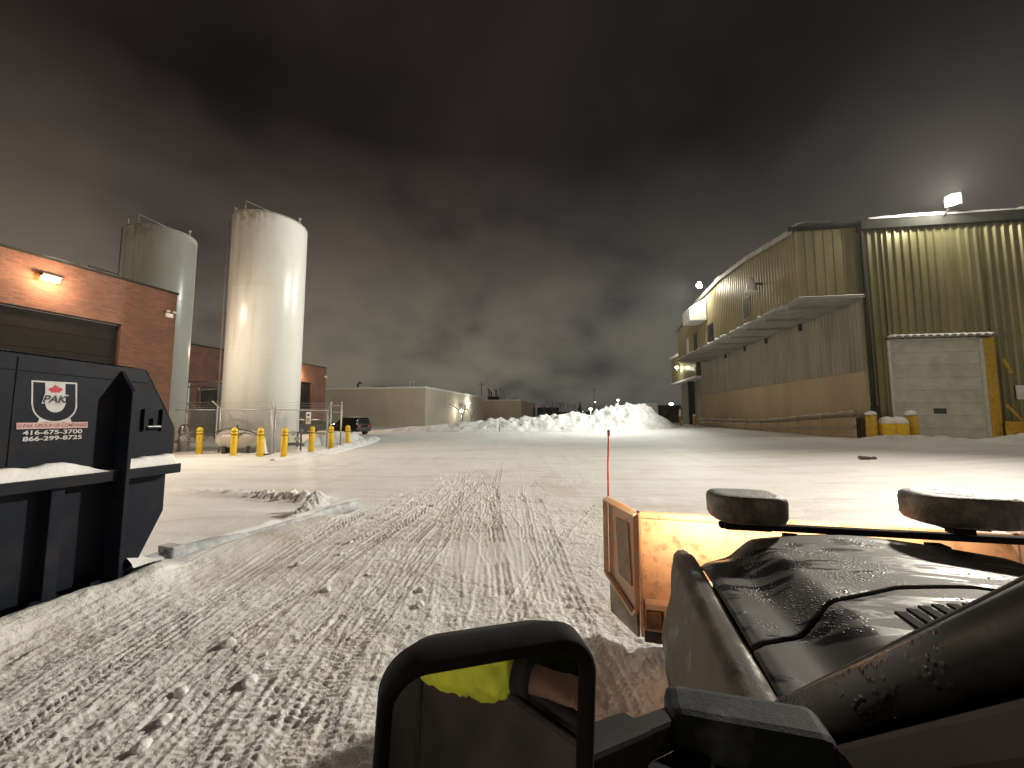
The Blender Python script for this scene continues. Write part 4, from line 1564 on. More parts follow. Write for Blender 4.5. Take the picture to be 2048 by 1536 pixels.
mb = MB()
mb.box(XO - 0.05, -0.07, 0.0, 29.45, ZS - 0.24, ZS - 0.004)
for yy in np.arange(1.5, 29, 3.4):
    mb.box(XO + 0.05, -0.1, yy, yy + 0.14, ZS - 0.42, ZS - 0.245)
mb.build('soffit', M_SOFFIT, R1)
mb = MB()
mb.box(XO - 0.28, XO - 0.055, -0.06, 29.5, ZS - 0.16, ZS - 0.05)
mb.box(XO - 0.28, -0.1, -0.28, -0.065, ZS - 0.16, ZS - 0.05)
mb.build('ledge', M_SOFFIT, R1)
mb = MB()


def ledge_snow(u, v):
    a = 29.5 * u
    n = float(fbm(np.array([a * 1.3]), np.array([0.0]), 4, 8)[0])
    return Vector((XO - 0.285 + 0.24 * v, a - 0.05, ZS - 0.048 + (0.06 + 0.5 * max(0, n - 0.3)) * math.sin(math.pi * (0.08 + 0.92 * v)) ** 0.6))


mb.grid(ledge_snow, 240, 6)
mb.grid(lambda u, v: Vector((XO - 0.2 + 4.1 * u, -0.285 + 0.22 * v, ZS - 0.048 + (0.06 + 0.10 * float(fbm(np.array([u * 9]), np.array([3.0]), 3, 9)[0])) * math.sin(math.pi * (0.08 + 0.92 * v)) ** 0.6)), 60, 6)
mb.build('ledge_snow', M_SNOW, R1)
# roof edge and snow of the upper storey
mb = MB()
vs, fs = [], []
ys_ = np.linspace(-0.1, 29.6, 60)
for y in ys_:
    z = zg(y)
    vs += [(XO - 0.22, y, z - 0.02), (XO - 0.22, y, z + 0.16), (0.0, y, z + 0.16), (0.0, y, z - 0.02)]
for i in range(len(ys_) - 1):
    for k in range(4):
        fs.append((4 * i + k, 4 * i + (k + 1) % 4, 4 * i + 4 + (k + 1) % 4, 4 * i + 4 + k))
fs += [(0, 1, 2, 3), tuple(4 * (len(ys_) - 1) + k for k in (3, 2, 1, 0))]
mb.add(vs, fs)
mb.build('upper_roof', M_FASCIA, R1)
mb = MB()


def roof_snow(u, v):
    y = 29.4 * u
    n = float(fbm(np.array([y * 0.45]), np.array([v * 1.2]), 4, 21)[0])
    t = max(0.0, n - 0.28) * 1.1
    return Vector((XO - 0.26 + 4.0 * v, y, zg(y) + 0.165 + t * min(1, 0.25 + v * 3.0) * (1 - 0.6 * v)))


mb.grid(roof_snow, 160, 10)
mb.build('upper_roof_snow', M_SNOW, R1)
mb = MB()
ys_ = np.linspace(-0.12, 29.6, 40)
vs, fs = [], []
for y in ys_:
    z = zg(y)
    vs += [(XO - 0.30, y, z - 0.26), (XO - 0.30, y, z + 0.14), (XO - 0.225, y, z + 0.14), (XO - 0.225, y, z - 0.26)]
for i in range(len(ys_) - 1):
    for k in range(4):
        fs.append((4 * i + k, 4 * i + (k + 1) % 4, 4 * i + 4 + (k + 1) % 4, 4 * i + 4 + k))
mb.add(vs, fs)
mb.build('gable_trim', M_SOFFIT, R1)
# openings on the jutting storey
mb = MB()
mb.box(XO - 0.10, XO - 0.065, 7.0, 8.35, 10.35, 12.25)
w1 = mb.build('window', mat('louvre_white', (0.42, 0.40, 0.34), rough=0.5), R1)
mb = MB()
for k in range(6):
    mb.box(XO - 0.135, XO - 0.105, 7.1 + 0.2 * k, 7.18 + 0.2 * k, 10.4, 12.2)
mb.build('louvre', M_DARKMETAL, w1)
MB().box(XO - 0.10, XO - 0.063, 15.6, 17.3, ZS + 0.05, 12.0).build('doorway', M_INTERIOR, R1)
MB().box(XO - 0.13, XO - 0.102, 15.75, 16.5, 10.8, 11.9).build('window', M_GLASS_DARK, R1)
MB().box(XO - 0.10, XO - 0.063, 24.3, 25.2, 10.0, 12.1).build('window', M_WHITE, R1)
MB().box(XO - 0.10, XO - 0.063, 21.2, 22.2, 9.9, 12.0).build('window', M_DARKMETAL, R1)
mb = MB()
mb.prism([(0.06, 15.3), (1.9, 14.2), (1.9, 12.7), (0.06, 12.7)], lambda a, b: Vector((XO - a, 17.4, b)), lambda a, b: Vector((XO - a, 20.2, b)))
mb.build('exhaust_hood', M_WHITE, R1, bevel=0.05)
mb = MB()
mb.tube([(XO - 0.05, 4.9, 12.55), (XO - 0.5, 4.9, 12.6), (XO - 0.62, 4.9, 12.4)], 0.10, 10)
mb.build('vent_pipe', M_DARKMETAL, R1)
mb = MB()
mb.lathe([(0.12, 1.25), (0.28, 0.9), (0.42, 0.15), (0.46, 0.0)], 18, (XO - 0.75, 5.05, 11.9))
mb.build('vent_cowl', M_WHITE, R1)
mb = MB()
mb.box(XO + 0.2, XO + 1.4, 14.2, 15.7, 16.0, 16.75)
mb.build('roof_unit', M_SNOW, R1, bevel=0.25, seg=4)

# flood lamps on the roof edges
def flood(label, p, aim, power, rad, color, cone):
    o = thing('flood_lamp', label, 'flood lamp', p, 8.5, 'white flood lamps on the metal building')
    d = (Vector(aim) - Vector(p)).normalized()
    q = d.to_track_quat('-Z', 'Y').to_matrix().to_4x4()
    ql = (Matrix.Rotation(-o.rotation_euler.z, 4, 'Z') @ q)
    MB().box(-0.36, 0.36, -0.36, 0.36, 0.02, 0.22, 0, ql).build('housing', M_DARKMETAL, o)
    MB().lathe([(0.02, -0.34), (rad * 0.5, -0.30), (rad * 0.86, -0.19), (rad, -0.05), (rad, 0.015)], 20, M=ql).build('lens', G_WHITE, o)
    lamp('flood_light', 'SPOT', Vector(p) + d * 1.1, power, color, 0.7, Vector(p) + d * 10, cone, 1.0)
    lamp('flood_spill', 'POINT', Vector(p) + d * 1.15, P_FLOOD_SPILL, (1.0, 0.96, 0.80), 0.25)
    return o


pa = to_world(R1, (4.75, -1.0, ZR + 0.62))
fa = flood('white flood lamp blazing on the roof edge above the loading door', pa, pa + Vector((-0.82, -0.56, -0.03)), P_FLOOD_FRONT, 0.34, (1.0, 0.91, 0.76), 106)
MB().tube([to_local(fa, to_world(R1, (4.75, -0.2, ZR - 0.3))), to_local(fa, to_world(R1, (4.75, -0.9, ZR + 0.5)))], 0.04).build('bracket', M_DARKMETAL, fa)
pb = to_world(R1, (XO - 1.0, 16.4, 16.45))
fb = flood('white flood lamp blazing at the ridge of the jutting storey', pb, pb + Vector((-0.92, 0.02, -0.36)), P_FLOOD_GABLE, 0.34, (0.97, 1.0, 0.90), 142)
MB().tube([to_local(fb, to_world(R1, (XO, 16.4, 15.9))), to_local(fb, to_world(R1, (XO - 0.9, 16.4, 16.5)))], 0.04).build('bracket', M_DARKMETAL, fb)

# annex seen past the far corner, its upper storey jutting a little
R2 = thing('metal_building', 'pale metal annex with a small overhang past the end of the olive building', 'building', to_world(R1, (0, 33.0, 0)), 8.5)
mb = MB()
corrugated(mb, 0.2, 14, c_(8.0), c_(12.4), lambda a, d, z: Vector((-0.35 - d, a, z)), 0.42, 0.05, 0.22)
mb.build('upper_wall', M_OLIVE, R2, recalc=False)
MB().box(-0.33, 12, 0.2, 14, 7.9, 12.35).build('upper_storey', M_OLIVE, R2)
MB().box(-0.7, 12, -0.1, 14.2, 12.42, 12.75).box(-0.65, 12, -0.1, 14.2, 7.6, 7.89).build('roof', M_SNOW, R2)
MB().box(1.2, 12, 0.5, 14, -0.2, 7.55).build('lower_wall', M_LOWCLAD, R2)
AL = thing('wall_lamp', 'small pale lamp head on the annex past the olive building', 'wall lamp', to_world(R2, (-0.45, 8.5, 10.2)), 8.5)
MB().tube([(0, 0, -0.6), (-0.5, 0, -0.5), (-0.5, 0, 0)], 0.06).build('arm', M_GALV, AL)
MB().lathe([(0.1, -0.15), (0.3, 0.0), (0.2, 0.2)], 12, (-0.5, 0, 0)).build('lamp_head', G_SMALL, AL)
lamp('annex_light', 'POINT', to_world(AL, (-1.4, -1.0, -0.2)), 500, (1.0, 0.97, 0.80), 0.2)

# loading door with its frame and ribbed canopy
mb = MB()
for k in range(8):
    z0 = 0.25 + (6.55 / 8) * k
    mb.box(1.26, 6.36, 0.10, 0.16, z0, z0 + 6.55 / 8 - 0.010)
LD = mb.build('loading_door', mat('iced_door', (0.62, 0.63, 0.58), (0.46, 0.46, 0.41), rough=0.55, scale=1.1, contrast=(0.4, 0.7), bump=0.1, bscale=5), R1, bevel=0.008)
MB().box(3.55, 4.25, 0.085, 0.098, 2.02, 2.36).build('door_window', M_GLASS_DARK, LD)
mb = MB()
mb.box(1.10, 1.235, -0.14, 0.12, -0.1, 6.8)
mb.box(6.37, 6.40, -0.14, 0.12, -0.1, 6.8)
mb.box(1.24, 6.36, -0.02, 0.14, 6.78, 6.855)
mb.build('door_frame', M_WHITE, R1)
MB().box(6.41, 6.92, -0.22, 0.05, -0.1, 6.8).build('door_post', M_YELLOW_WORN, R1, bevel=0.02)
mb = MB()
mb.prism([(-0.0, 6.98), (0.75, 6.86), (0.75, 6.82), (0.0, 6.9)], lambda a, b: Vector((1.05, -a - 0.08, b)), lambda a, b: Vector((6.75, -a - 0.08, b)))
ca = mb.build('canopy', M_SOFFIT, R1)
mb = MB()
for k in range(13):
    x = 1.12 + 0.43 * k
    mb.grid(lambda u, v: Vector((x + 0.34 * u, -0.8 + 0.72 * v, 6.875 + 0.12 * v + 0.17 * (math.sin(math.pi * min(1, max(0, u)))) ** 0.35 * math.sin(math.pi * (0.05 + 0.9 * v)) ** 0.4)), 8, 6)
mb.build('canopy_snow', M_SNOW, ca)

# guard rail / ramp wall along the side
RW = thing('ramp_wall', 'low dark ramp wall and snowy handrail along the foot of the metal building', 'ramp', to_world(R1, (-1.1, -0.2, 0)), 8.5)
mb = MB()
corrugated(mb, 0, 31, lambda a: 0.1, lambda a: interp(a, [(0, 1.75), (12, 1.1), (31, 0.95)]), lambda a, d, z: Vector((-d, a, z)), 0.22, 0.03, 0.12)
mb.build('ramp_side', M_BAND, RW, recalc=False)
mb = MB()
pts = [(0, 2.12), (12, 1.42), (31, 1.32)]
for (a, z), (b, z2) in zip(pts[:-1], pts[1:]):
    mb.beam((-0.05, a, z), (-0.05, b, z2), 0.16, 0.14)
    mb.beam((-0.08, a, z - 0.95), (-0.08, b, z2 - 0.72), 0.12, 0.16)
for a in np.arange(0.4, 31, 3.05):
    zt = interp(a, pts)
    mb.box(-0.02, 0.08, a, a + 0.1, 0.1, zt - 0.07)
mb.build('handrail', M_LOWCLAD, RW)
mb = MB()
mb.grid(lambda u, v: Vector((-0.13 + 0.16 * v, 31 * u, interp(31 * u, pts) + 0.068 + 0.07 * math.sin(math.pi * v) * (0.4 + float(vnoise(np.array([u * 70]), np.array([0.0]), 4)[0])))), 160, 4)
mb.grid(lambda u, v: Vector((0.0 + 1.0 * v, 0.2 + 30.5 * u, interp(31 * u, [(0, 1.72), (12, 1.1), (31, 0.95)]) + 0.12 * math.sin(math.pi * v))), 60, 6)
mb.build('snow_cap', M_SNOW, RW)

# yellow guards in front of the loading door
GB = thing('guard_post', 'snow-capped yellow guard post at the corner of the metal building', 'guard post', to_world(R1, (-0.75, -0.95, 0.2)), 8.5, 'yellow guards by the loading door')
MB().lathe([(0.27, -0.2), (0.27, 1.75)], 24).build('post', M_YELLOW_WORN, GB)
MB().lathe([(0.275, 1.75), (0.30, 1.80), (0.24, 1.92), (0.10, 1.98), (0.01, 1.99)], 24).build('snow_cap', M_SNOW, GB)
GB2 = copy_tree(GB)
p = to_world(R1, (1.62, -0.9, 0.25))
GB2.location = p
GB2.rotation_euler = (RAD(4), RAD(-9), 0)
GB2['label'] = 'leaning yellow guard post with a snow cap at the left edge of the loading door'
GB3 = copy_tree(GB)
GB3.location = to_world(R1, (7.95, -1.5, 0.2))
GB3.rotation_euler = (0, RAD(4), 1.2)
GB3['label'] = 'yellow guard post with a snow cap past the yellow steel plate'
DR = thing('guard_barrel', 'pair of joined round yellow barrel guards heaped with snow', 'barrel guard', to_world(R1, (0.45, -0.95, 0.15)), 8.5, 'yellow guards by the loading door')
for x, r in ((-0.32, 0.42), (0.25, 0.50)):
    b = MB().lathe([(r, -0.2), (r, 1.25), (r * 0.94, 1.28)], 30, (x, 0, 0)).build('barrel', M_YELLOW, DR)
    MB().lathe([(r * 1.02, 1.26), (r * 1.0, 1.36), (r * 0.8, 1.52 + 0.1 * r), (r * 0.45, 1.66), (r * 0.05, 1.70)], 30, (x, 0.0, 0)).build('snow_cap', M_SNOW, b)
YP = thing('guard_plate', 'low yellow steel plate guard to the right of the loading door', 'guard plate', to_world(R1, (7.25, -0.5, 0.2)), 8.5, 'yellow guards by the loading door')
MB().box(-0.42, 0.75, -0.08, 0.08, -0.2, 1.35).build('plate', M_YELLOW_WORN, YP, bevel=0.02)
MB().box(0.60, 0.74, -0.35, -0.09, -0.2, 1.2).build('flange', M_YELLOW_WORN, YP)
mb = MB()
mb.beam((-0.38, -0.1, 2.35), (0.32, -0.1, 1.42), 0.08, 0.10)
mb.beam((-0.30, -0.1, 5.2), (0.02, -0.1, 4.3), 0.09, 0.12)
mb.build('brace', M_YELLOW_WORN, YP)
sg = to_world(R1, (8.35, -0.1, 3.35))
S2g = thing('wall_sign', 'plain pale panel on the ribbed wall at the right of the loading door', 'sign', sg, 8.5)
MB().box(-0.45, 0.75, -0.05, 0.0, -0.45, 0.42).build('plate', M_WHITE, S2g)
# two small yellow posts at the far end of the ramp
for i, (yy, xx, lab) in enumerate(((31.5, -1.4, 'snow-capped pale yellow post at the far end of the ramp wall'), (33.5, -2.8, 'slim yellow post standing farthest along the metal building'))):
    q = to_world(R1, (xx, yy, 0.3))
    o = thing('ramp_post', lab, 'post', q, 0)
    MB().lathe([(0.22 - 0.06 * i, -0.2), (0.22 - 0.06 * i, 1.5)], 16).build('post', M_YELLOW_WORN, o)
    MB().lathe([(0.24 - 0.06 * i, 1.5), (0.24, 1.55), (0.15, 1.75 + i * 0.8), (0.02, 1.85 + i * 0.8)], 16).build('snow_cap', M_SNOW, o)
DC = gnd(1735, 912, 0.3)
o = thing('dirt_clod', 'scatter of brown frozen dirt clods lying alone on the snow before the loading door', 'clod', (DC.x, DC.y, gz(DC.x, DC.y)), 0)
mb = MB()
for k in range(9):
    r = random.uniform(0.05, 0.11)
    mb.lathe([(r * 0.6, -0.02), (r, r * 0.4), (r * 0.7, r), (0.01, r * 1.2)], 7, (random.uniform(-0.3, 0.35), random.uniform(-0.2, 0.2), 0), smooth=False)
mb.build('clod', mat('frozen_dirt', (0.10, 0.065, 0.04), (0.3, 0.24, 0.19), rough=0.9, scale=14), o)

# ------------------------------------------------------------------ dark waste container with its decal
DC_ = thing('waste_container', 'dark navy steel waste container with a shield decal and phone numbers', 'waste container', tuple(DUMP_O), DUMP_H)
NV = Vector((math.cos(RAD(DUMP_H)), -math.sin(RAD(DUMP_H)), 0))
SV = Vector((math.sin(RAD(DUMP_H)), math.cos(RAD(DUMP_H)), 0))


def dump(px, py, off=0.0):
    """a spot on the container's flank: (along, height)"""
    d = ray(px, py)
    t = (DUMP_O.dot(NV) + off) / d.dot(NV)
    p = d * t
    return ((p - DUMP_O).dot(SV), EYE + p.z)


WD = 2.35
mb = MB()
up = [(-5.2, 1.26), (0.50, 1.26), (0.50, 1.72), (0.335, 2.08), (0.13, 2.44), (-5.2, 2.62)]
mb.prism(up, lambda a, b: Vector((-WD, a, b)), lambda a, b: Vector((0, a, b)))
mb.build('upper_body', M_NAVY, DC_, bevel=0.012)
mb = MB()
lo = [(-5.2, 0.16), (0.20, 0.16), (0.47, 0.74), (0.47, 1.255), (-5.2, 1.255)]
mb.prism(lo, lambda a, b: Vector((-WD + 0.05, a, b)), lambda a, b: Vector((-0.05, a, b)))
mb.build('lower_body', M_NAVY, DC_, bevel=0.012)
mb = MB()
mb.box(-0.045, 0.12, -5.2, -0.118, 1.20, 1.31)
mb.box(-0.045, 0.12, -0.072, 0.515, 1.20, 1.31)
mb.build('ledge', M_NAVY, DC_, bevel=0.008)
mb = MB()
mb.prism([(-0.045, 0.0), (0.195, 0.0), (0.195, 2.16), (0.003, 2.40), (0.003, 1.3), (-0.045, 1.19)], lambda a, b: Vector((a, -0.115, b)), lambda a, b: Vector((a, -0.075, b)))
mb.build('rib', M_NAVY, DC_, bevel=0.006)
for y in (-0.62, -1.9, -3.6):
    MB().box(-0.045, 0.06, y, y + 0.10, 0.16, 1.195).build('stiffener', M_NAVY, DC_, bevel=0.006)
mb = MB()
for z in (2.30,):
    mb.tube([(0.001, -5.1, z + 0.16), (0.001, 0.16, z - 0.02)], 0.005, 6)
mb.tube([(0.001, -0.9, 1.32), (0.001, -0.9, 2.44)], 0.005, 6)
mb.build('weld_seam', M_NAVY, DC_)
mb = MB()
mb.box(-0.32, -0.12, -5.3, 0.42, 0.0, 0.14)
mb.box(-WD + 0.15, -WD + 0.35, -5.3, 0.42, 0.0, 0.14)
mb.box(-0.30, 0.06, 0.10, 0.44, 0.10, 0.16)
mb.build('skid', M_NAVY, DC_, bevel=0.006)
mb = MB()
# latch: two uprights with a little shelf
for y in (0.145, 0.335):
    mb.box(0.002, 0.03, y - 0.014, y + 0.014, 1.72, 1.98)
mb.box(0.002, 0.045, 0.165, 0.315, 1.745, 1.765)
mb.box(0.002, 0.03, 0.225, 0.25, 1.765, 1.87)
mb.build('latch', M_NAVY, DC_, bevel=0.004)
MB().box(0.003, 0.04, 0.168, 0.312, 1.766, 1.778).build('latch_snow', M_SNOW, DC_)
# snow lying on ledge, top rim, skid
mb = MB()


def ledge_fn(s0, s1, hmax, hmin):
    def fn(u, v):
        s = lerp(s0, s1, u)
        n = float(fbm(np.array([s * 4.0]), np.array([1.0]), 4, 31)[0])
        tail = smooth(0, 0.05, u) * smooth(1, 0.9, u)
        top = 1.312 + lerp(hmin, hmax, n) * float(tail)
        w = math.sin(math.pi * (0.5 * v)) if True else 0
        return Vector((0.116 * (1 - v) + 0.004, s, lerp(1.312, top, smooth(0, 0.55, v))))
    return fn


mb.grid(ledge_fn(-5.1, -0.12, 0.20, 0.06), 150, 8)
mb.grid(ledge_fn(-0.07, 0.505, 0.17, 0.06), 40, 8)
mb.build('ledge_snow', M_SNOW, DC_)
mb = MB()
mb.grid(lambda u, v: Vector((0.016 - WD * v * 0.5, lerp(-5.2, 0.13, u), lerp(2.622, 2.442, u) + 0.004 + 0.026 * math.sin(math.pi * min(1, v * 1.0)) ** 0.4 * (0.6 + 0.6 * float(vnoise(np.array([u * 50]), np.array([v]), 3)[0])))), 80, 8)
mb.grid(lambda u, v: Vector((0.008 - 0.5 * v, lerp(0.14, 0.5, u), lerp(2.43, 1.73, u) + 0.006 + 0.012 * math.sin(math.pi * v))), 12, 4)
mb.build('rim_snow', M_SNOW, DC_)
mb = MB()
mb.grid(lambda u, v: Vector((0.06 - 0.34 * v, lerp(0.12, 0.43, u), 0.162 + 0.22 * (v ** 0.7) * (1 - u) + 0.03)), 10, 10)
mb.build('skid_snow', M_SNOW, DC_)

# decal on the flank: shield with a maple leaf, three-letter mark, name band and two numbers
Dl = 7.68


def dpt(cx, cy):
    return dump(cx / Dl, 720 + cy / Dl)


def flat(name, polys, m, parent, d0, d1):
    mb = MB()
    for poly in polys:
        mb.prism([dpt(*p) for p in poly], lambda a, b: Vector((d0, a, b)), lambda a, b: Vector((d1, a, b)))
    return mb.build(name, m, parent)


def arc(cx, cy, rx, ry, a0, a1, n=18):
    return [(cx + rx * math.cos(RAD(lerp(a0, a1, k / n))), cy + ry * math.sin(RAD(lerp(a0, a1, k / n)))) for k in range(n + 1)]


# outline as quads: outer and inner shield loops
outer = [(482, 312), (1182, 350), (1182, 690)] + arc(834, 700, 348, 265, 0, 180, 26) + [(478, 690)]
inner = [(506, 336), (1158, 372), (1158, 690)] + arc(834, 700, 324, 240, 0, 180, 26) + [(504, 690)]
quads = [[outer[i], outer[(i + 1) % len(outer)], inner[(i + 1) % len(inner)], inner[i]] for i in range(len(outer))]
DK = flat('decal', quads, M_DECAL_WHITE, DC_, 0.0015, 0.0028)
flat('foot', [[(600, 870), (660, 925), (720, 950), (565, 965), (590, 930)], [(1070, 870), (1010, 925), (950, 950), (1100, 960), (1085, 925)]], M_DECAL_WHITE, DK, 0.0030, 0.0042)
flat('panel', [[(690, 340), (1000, 352), (1000, 660)] + arc(845, 660, 155, 145, 0, 180, 20) + [(690, 660)]], M_DECAL_WHITE, DK, 0.0030, 0.0040)
LEAF = [(0, -1.0), (0.13, -0.62), (0.36, -0.78), (0.28, -0.30), (0.52, -0.46), (0.58, -0.30), (0.92, -0.30), (0.80, -0.05), (1.0, 0.12), (0.52, 0.48), (0.56, 0.66), (0.06, 0.60), (0.05, 0.80)]
leaf = LEAF + [(-x, y) for x, y in reversed(LEAF[1:])]
flat('maple_leaf', [[(848 + 118 * x, 452 + 78 * y) for x, y in leaf]], M_DECAL_RED, DK, 0.0045, 0.0055)
flat('name_band', [[(247, 966), (1340, 950), (1340, 1040), (247, 1064)]], M_DECAL_PINK, DK, 0.0046, 0.0056)


def text(name, s, box, m, parent, d, offset=0.0, shear=0.0):
    """lettering fitted between two corner spots of the flank"""
    (cx0, cy0), (cx1, cy1) = box
    cm = (cx0 + cx1) / 2
    s0, s1, z1, z0 = dpt(cx0, cy0)[0], dpt(cx1, cy1)[0], dpt(cm, cy0)[1], dpt(cm, cy1)[1]
    cu = bpy.data.curves.new(name, 'FONT')
    cu.body = s
    cu.size = 1.0
    cu.offset = offset
    cu.shear = shear
    cu.extrude = 0.0004
    cu.materials.append(m)
    o = bpy.data.objects.new(name, cu)
    COL.objects.link(o)
    bpy.context.view_layer.update()
    xs = [c[0] for c in o.bound_box]
    ys = [c[1] for c in o.bound_box]
    sx, sy = (s1 - s0) / (max(xs) - min(xs)), (z1 - z0) / (max(ys) - min(ys))
    me = bpy.data.meshes.new_from_object(o)
    bpy.data.objects.remove(o)
    bpy.data.curves.remove(cu)
    o = bpy.data.objects.new(name, me)
    COL.objects.link(o)
    o.parent = parent
    o.rotation_euler = (RAD(90), 0, RAD(90))
    o.scale = (sx, sy, 1)
    o.location = (d, s0 - min(xs) * sx, z0 - min(ys) * sy)
    return o


text('mark_outline', 'PAK', ((640, 528), (1040, 672)), M_DECAL_WHITE, DK, 0.0062, 0.075, 0.25)
text('mark', 'PAK', ((652, 544), (1028, 658)), M_DECAL_DARK, DK, 0.0074, 0.035, 0.25)
text('name_lettering', 'U-PAK GROUP OF COMPANIES', ((268, 978), (1322, 1030)), M_RUSTRED, DK, 0.0064, 0.015)
text('phone_number', '416-675-3700', ((350, 1072), (1256, 1140)), M_DECAL_WHITE, DK, 0.0030, 0.022)
text('phone_number', '866-299-8725', ((350, 1164), (1250, 1232)), M_DECAL_WHITE, DK, 0.0030, 0.022)

# steel guide rail on the ground beside the container
RG = thing('guide_rail', 'frosted steel guide rail lying on the snow from the container into the yard', 'guide rail', (RAIL_A.x, RAIL_A.y, 0), 0)
ra, rb = Vector((0, 0, 0)), RAIL_B - RAIL_A
dv = rb.normalized()
pts = [ra + dv * (rb.length * t) + Vector((0, 0, 0.115 + 0.012 * math.sin(9 * t))) for t in np.linspace(-0.03, 1, 14)]
MB().tube(pts, 0.112, 18).build('pipe', M_RAIL, RG)
mb = MB()
mb.grid(lambda u, v: pts[0].lerp(pts[-1], u) + Vector((dv.y, -dv.x, 0)) * (0.15 * (v - 0.5)) + Vector((0, 0, 0.078 + 0.045 * math.sin(math.pi * v) * (0.3 + 1.2 * float(vnoise(np.array([u * 14]), np.array([0.0]), 6)[0])))), 120, 6)
mb.build('snow_cap', M_SNOW, RG)
k = gnd(398, 1150) - RAIL_A
k = dv * k.dot(dv)
q = Matrix.Translation(k + Vector((0, 0, 0.13))) @ dv.to_track_quat('Y', 'Z').to_matrix().to_4x4()
MB().box(-0.15, 0.15, -0.06, 0.08, -0.13, 0.15, 0, q).build('bracket', M_RAIL, RG, bevel=0.02)
k = gnd(520, 1092) - RAIL_A
k = dv * k.dot(dv)
q = Matrix.Translation(k + Vector((0, 0, 0.07))) @ dv.to_track_quat('Y', 'Z').to_matrix().to_4x4()
MB().box(0.06, 0.28, -0.03, 0.04, -0.08, 0.03, 0, q).build('foot', M_RAIL, RG, bevel=0.01)
# bank of powdery clods heaped over the rail's far end
heap('snow_bank', 'small crumbly heap of snow lying over the far end of the guide rail', [tuple(gnd(560, 1072)[:2]), tuple(gnd(610, 1046)[:2]), tuple(gnd(655, 1020)[:2])],
     [(0, 0.15), (0.5, 0.28), (1, 0.2)], [(0, 0.12), (0.4, 0.34), (0.7, 0.44), (1, 0.10)], 61, 110, 50, 0.42, M_SNOW_PILE, 'snow bank', lump=8)

# loose clods of snow one can count, thrown on the packed surface
rnd = random.Random(4)
CL = thing('snow_clod', '', 'snow clod', (0, 0, 0), 0, 'loose snow clods on the packed snow')
mb = MB()
bmx = bmesh.new()
bmesh.ops.create_icosphere(bmx, subdivisions=3, radius=0.05)
for v in bmx.verts:
    n = float(fbm(np.array([v.co.x * 30 + 5]), np.array([v.co.y * 30 + v.co.z * 22]), 3, 6)[0])
    v.co *= 0.62 + 0.8 * n
    v.co.z *= 0.75
mb.add([v.co.copy() for v in bmx.verts], [tuple(v.index for v in f.verts) for f in bmx.faces], True)
bmx.free()
mb.build('clod', M_SNOW, CL)
CL['label'] = 'small white snow clod lying loose on the packed snow'
spots = [(820, 1255), (690, 1315), (840, 1210), (1255, 1072), (560, 1430), (500, 1365), (360, 1385), (330, 1440), (283, 1497), (700, 1085), (735, 1150), (840, 1180),
         (655, 1180), (595, 1130), (680, 1110), (905, 1042), (770, 1232), (640, 1260), (455, 1290), (530, 1310), (745, 1035), (790, 1010), (880, 1130), (1140, 1210)]
for i, (px, py) in enumerate(spots):
    o = CL if i == 0 else copy_tree(CL)
    g = gnd(px, py)
    s = rnd.uniform(0.35, 1.0)
    o.scale = (s * rnd.uniform(0.8, 1.3), s, s)
    o.location = (g.x, g.y, gz(g.x, g.y) + 0.01 * s)
    o.rotation_euler = (0, 0, rnd.uniform(0, 6))

# ------------------------------------------------------------------ the truck's own frame: x across, y ahead
HEAD = 14.6
TF = Matrix.Rotation(-RAD(HEAD), 4, 'Z')


def tw(u, v, z):
    return TF @ Vector((u, v, z))


# ---- snow plow
PO = (1.43, 3.45)
PL = thing('snow_plow', 'orange snow plow blade with wing ends, a red marker rod and two work lamps', 'snow plow', tw(PO[0], PO[1], 0), HEAD)


def pl(u, v, z):
    return Vector((u - PO[0], v - PO[1], z))


U0, U1 = 0.20, 2.66
BP = [(3.56, 0.12), (3.49, 0.20), (3.455, 0.36), (3.445, 0.55), (3.455, 0.75), (3.485, 0.92), (3.535, 1.06)]
mb = MB()
prof = BP + [(v + 0.03, z) for v, z in reversed(BP)]
mb.prism(prof, lambda a, b: pl(U0, a, b), lambda a, b: pl(U1, a, b))
mb.build('blade', M_ORANGE, PL, bevel=0.006)
mb = MB()
mb.prism([(3.50, 1.035), (3.56, 1.035), (3.56, 1.085), (3.50, 1.085)], lambda a, b: pl(U0, a, b), lambda a, b: pl(U1, a, b))
mb.build('top_lip', M_ORANGE, PL, bevel=0.008)
mb = MB()
mb.prism([(3.36, 0.36), (3.452, 0.36), (3.452, 0.41), (3.36, 0.41)], lambda a, b: pl(U0 + 0.02, a, b), lambda a, b: pl(U1, a, b))
mb.prism([(3.40, 0.18), (3.485, 0.18), (3.485, 0.205), (3.40, 0.205)], lambda a, b: pl(U0 + 0.02, a, b), lambda a, b: pl(U1, a, b))
mb.build('base_angle', M_ORANGE_DIRTY, PL, bevel=0.006)
for u in (0.215, 0.36, 0.62, 1.05, 1.43, 1.85, 2.3, 2.62):
    mb = MB()
    ri = [(3.385, 0.206), (3.365, 0.359), (3.452, 0.359), (3.48, 0.206)]
    mb.prism(ri, lambda a, b: pl(u, a, b), lambda a, b: pl(u + 0.016, a, b))
    mb.build('rib', M_ORANGE_DIRTY, PL)
mb = MB()
mb.box(U0 + 0.03 - PO[0], 0.34 - PO[0], -0.09, -0.02, 0.215, 0.35)
mb.box(0.40 - PO[0], 0.60 - PO[0], -0.09, -0.02, 0.215, 0.35)
mb.build('rusty_pocket', M_RUST, PL)
mb = MB()
mb.prism([(3.52, 0.03), (3.545, 0.03), (3.545, 0.20), (3.52, 0.20)], lambda a, b: pl(U0 + 0.02, a, b), lambda a, b: pl(U1, a, b))
mb.build('cutting_edge', M_DARKMETAL, PL)
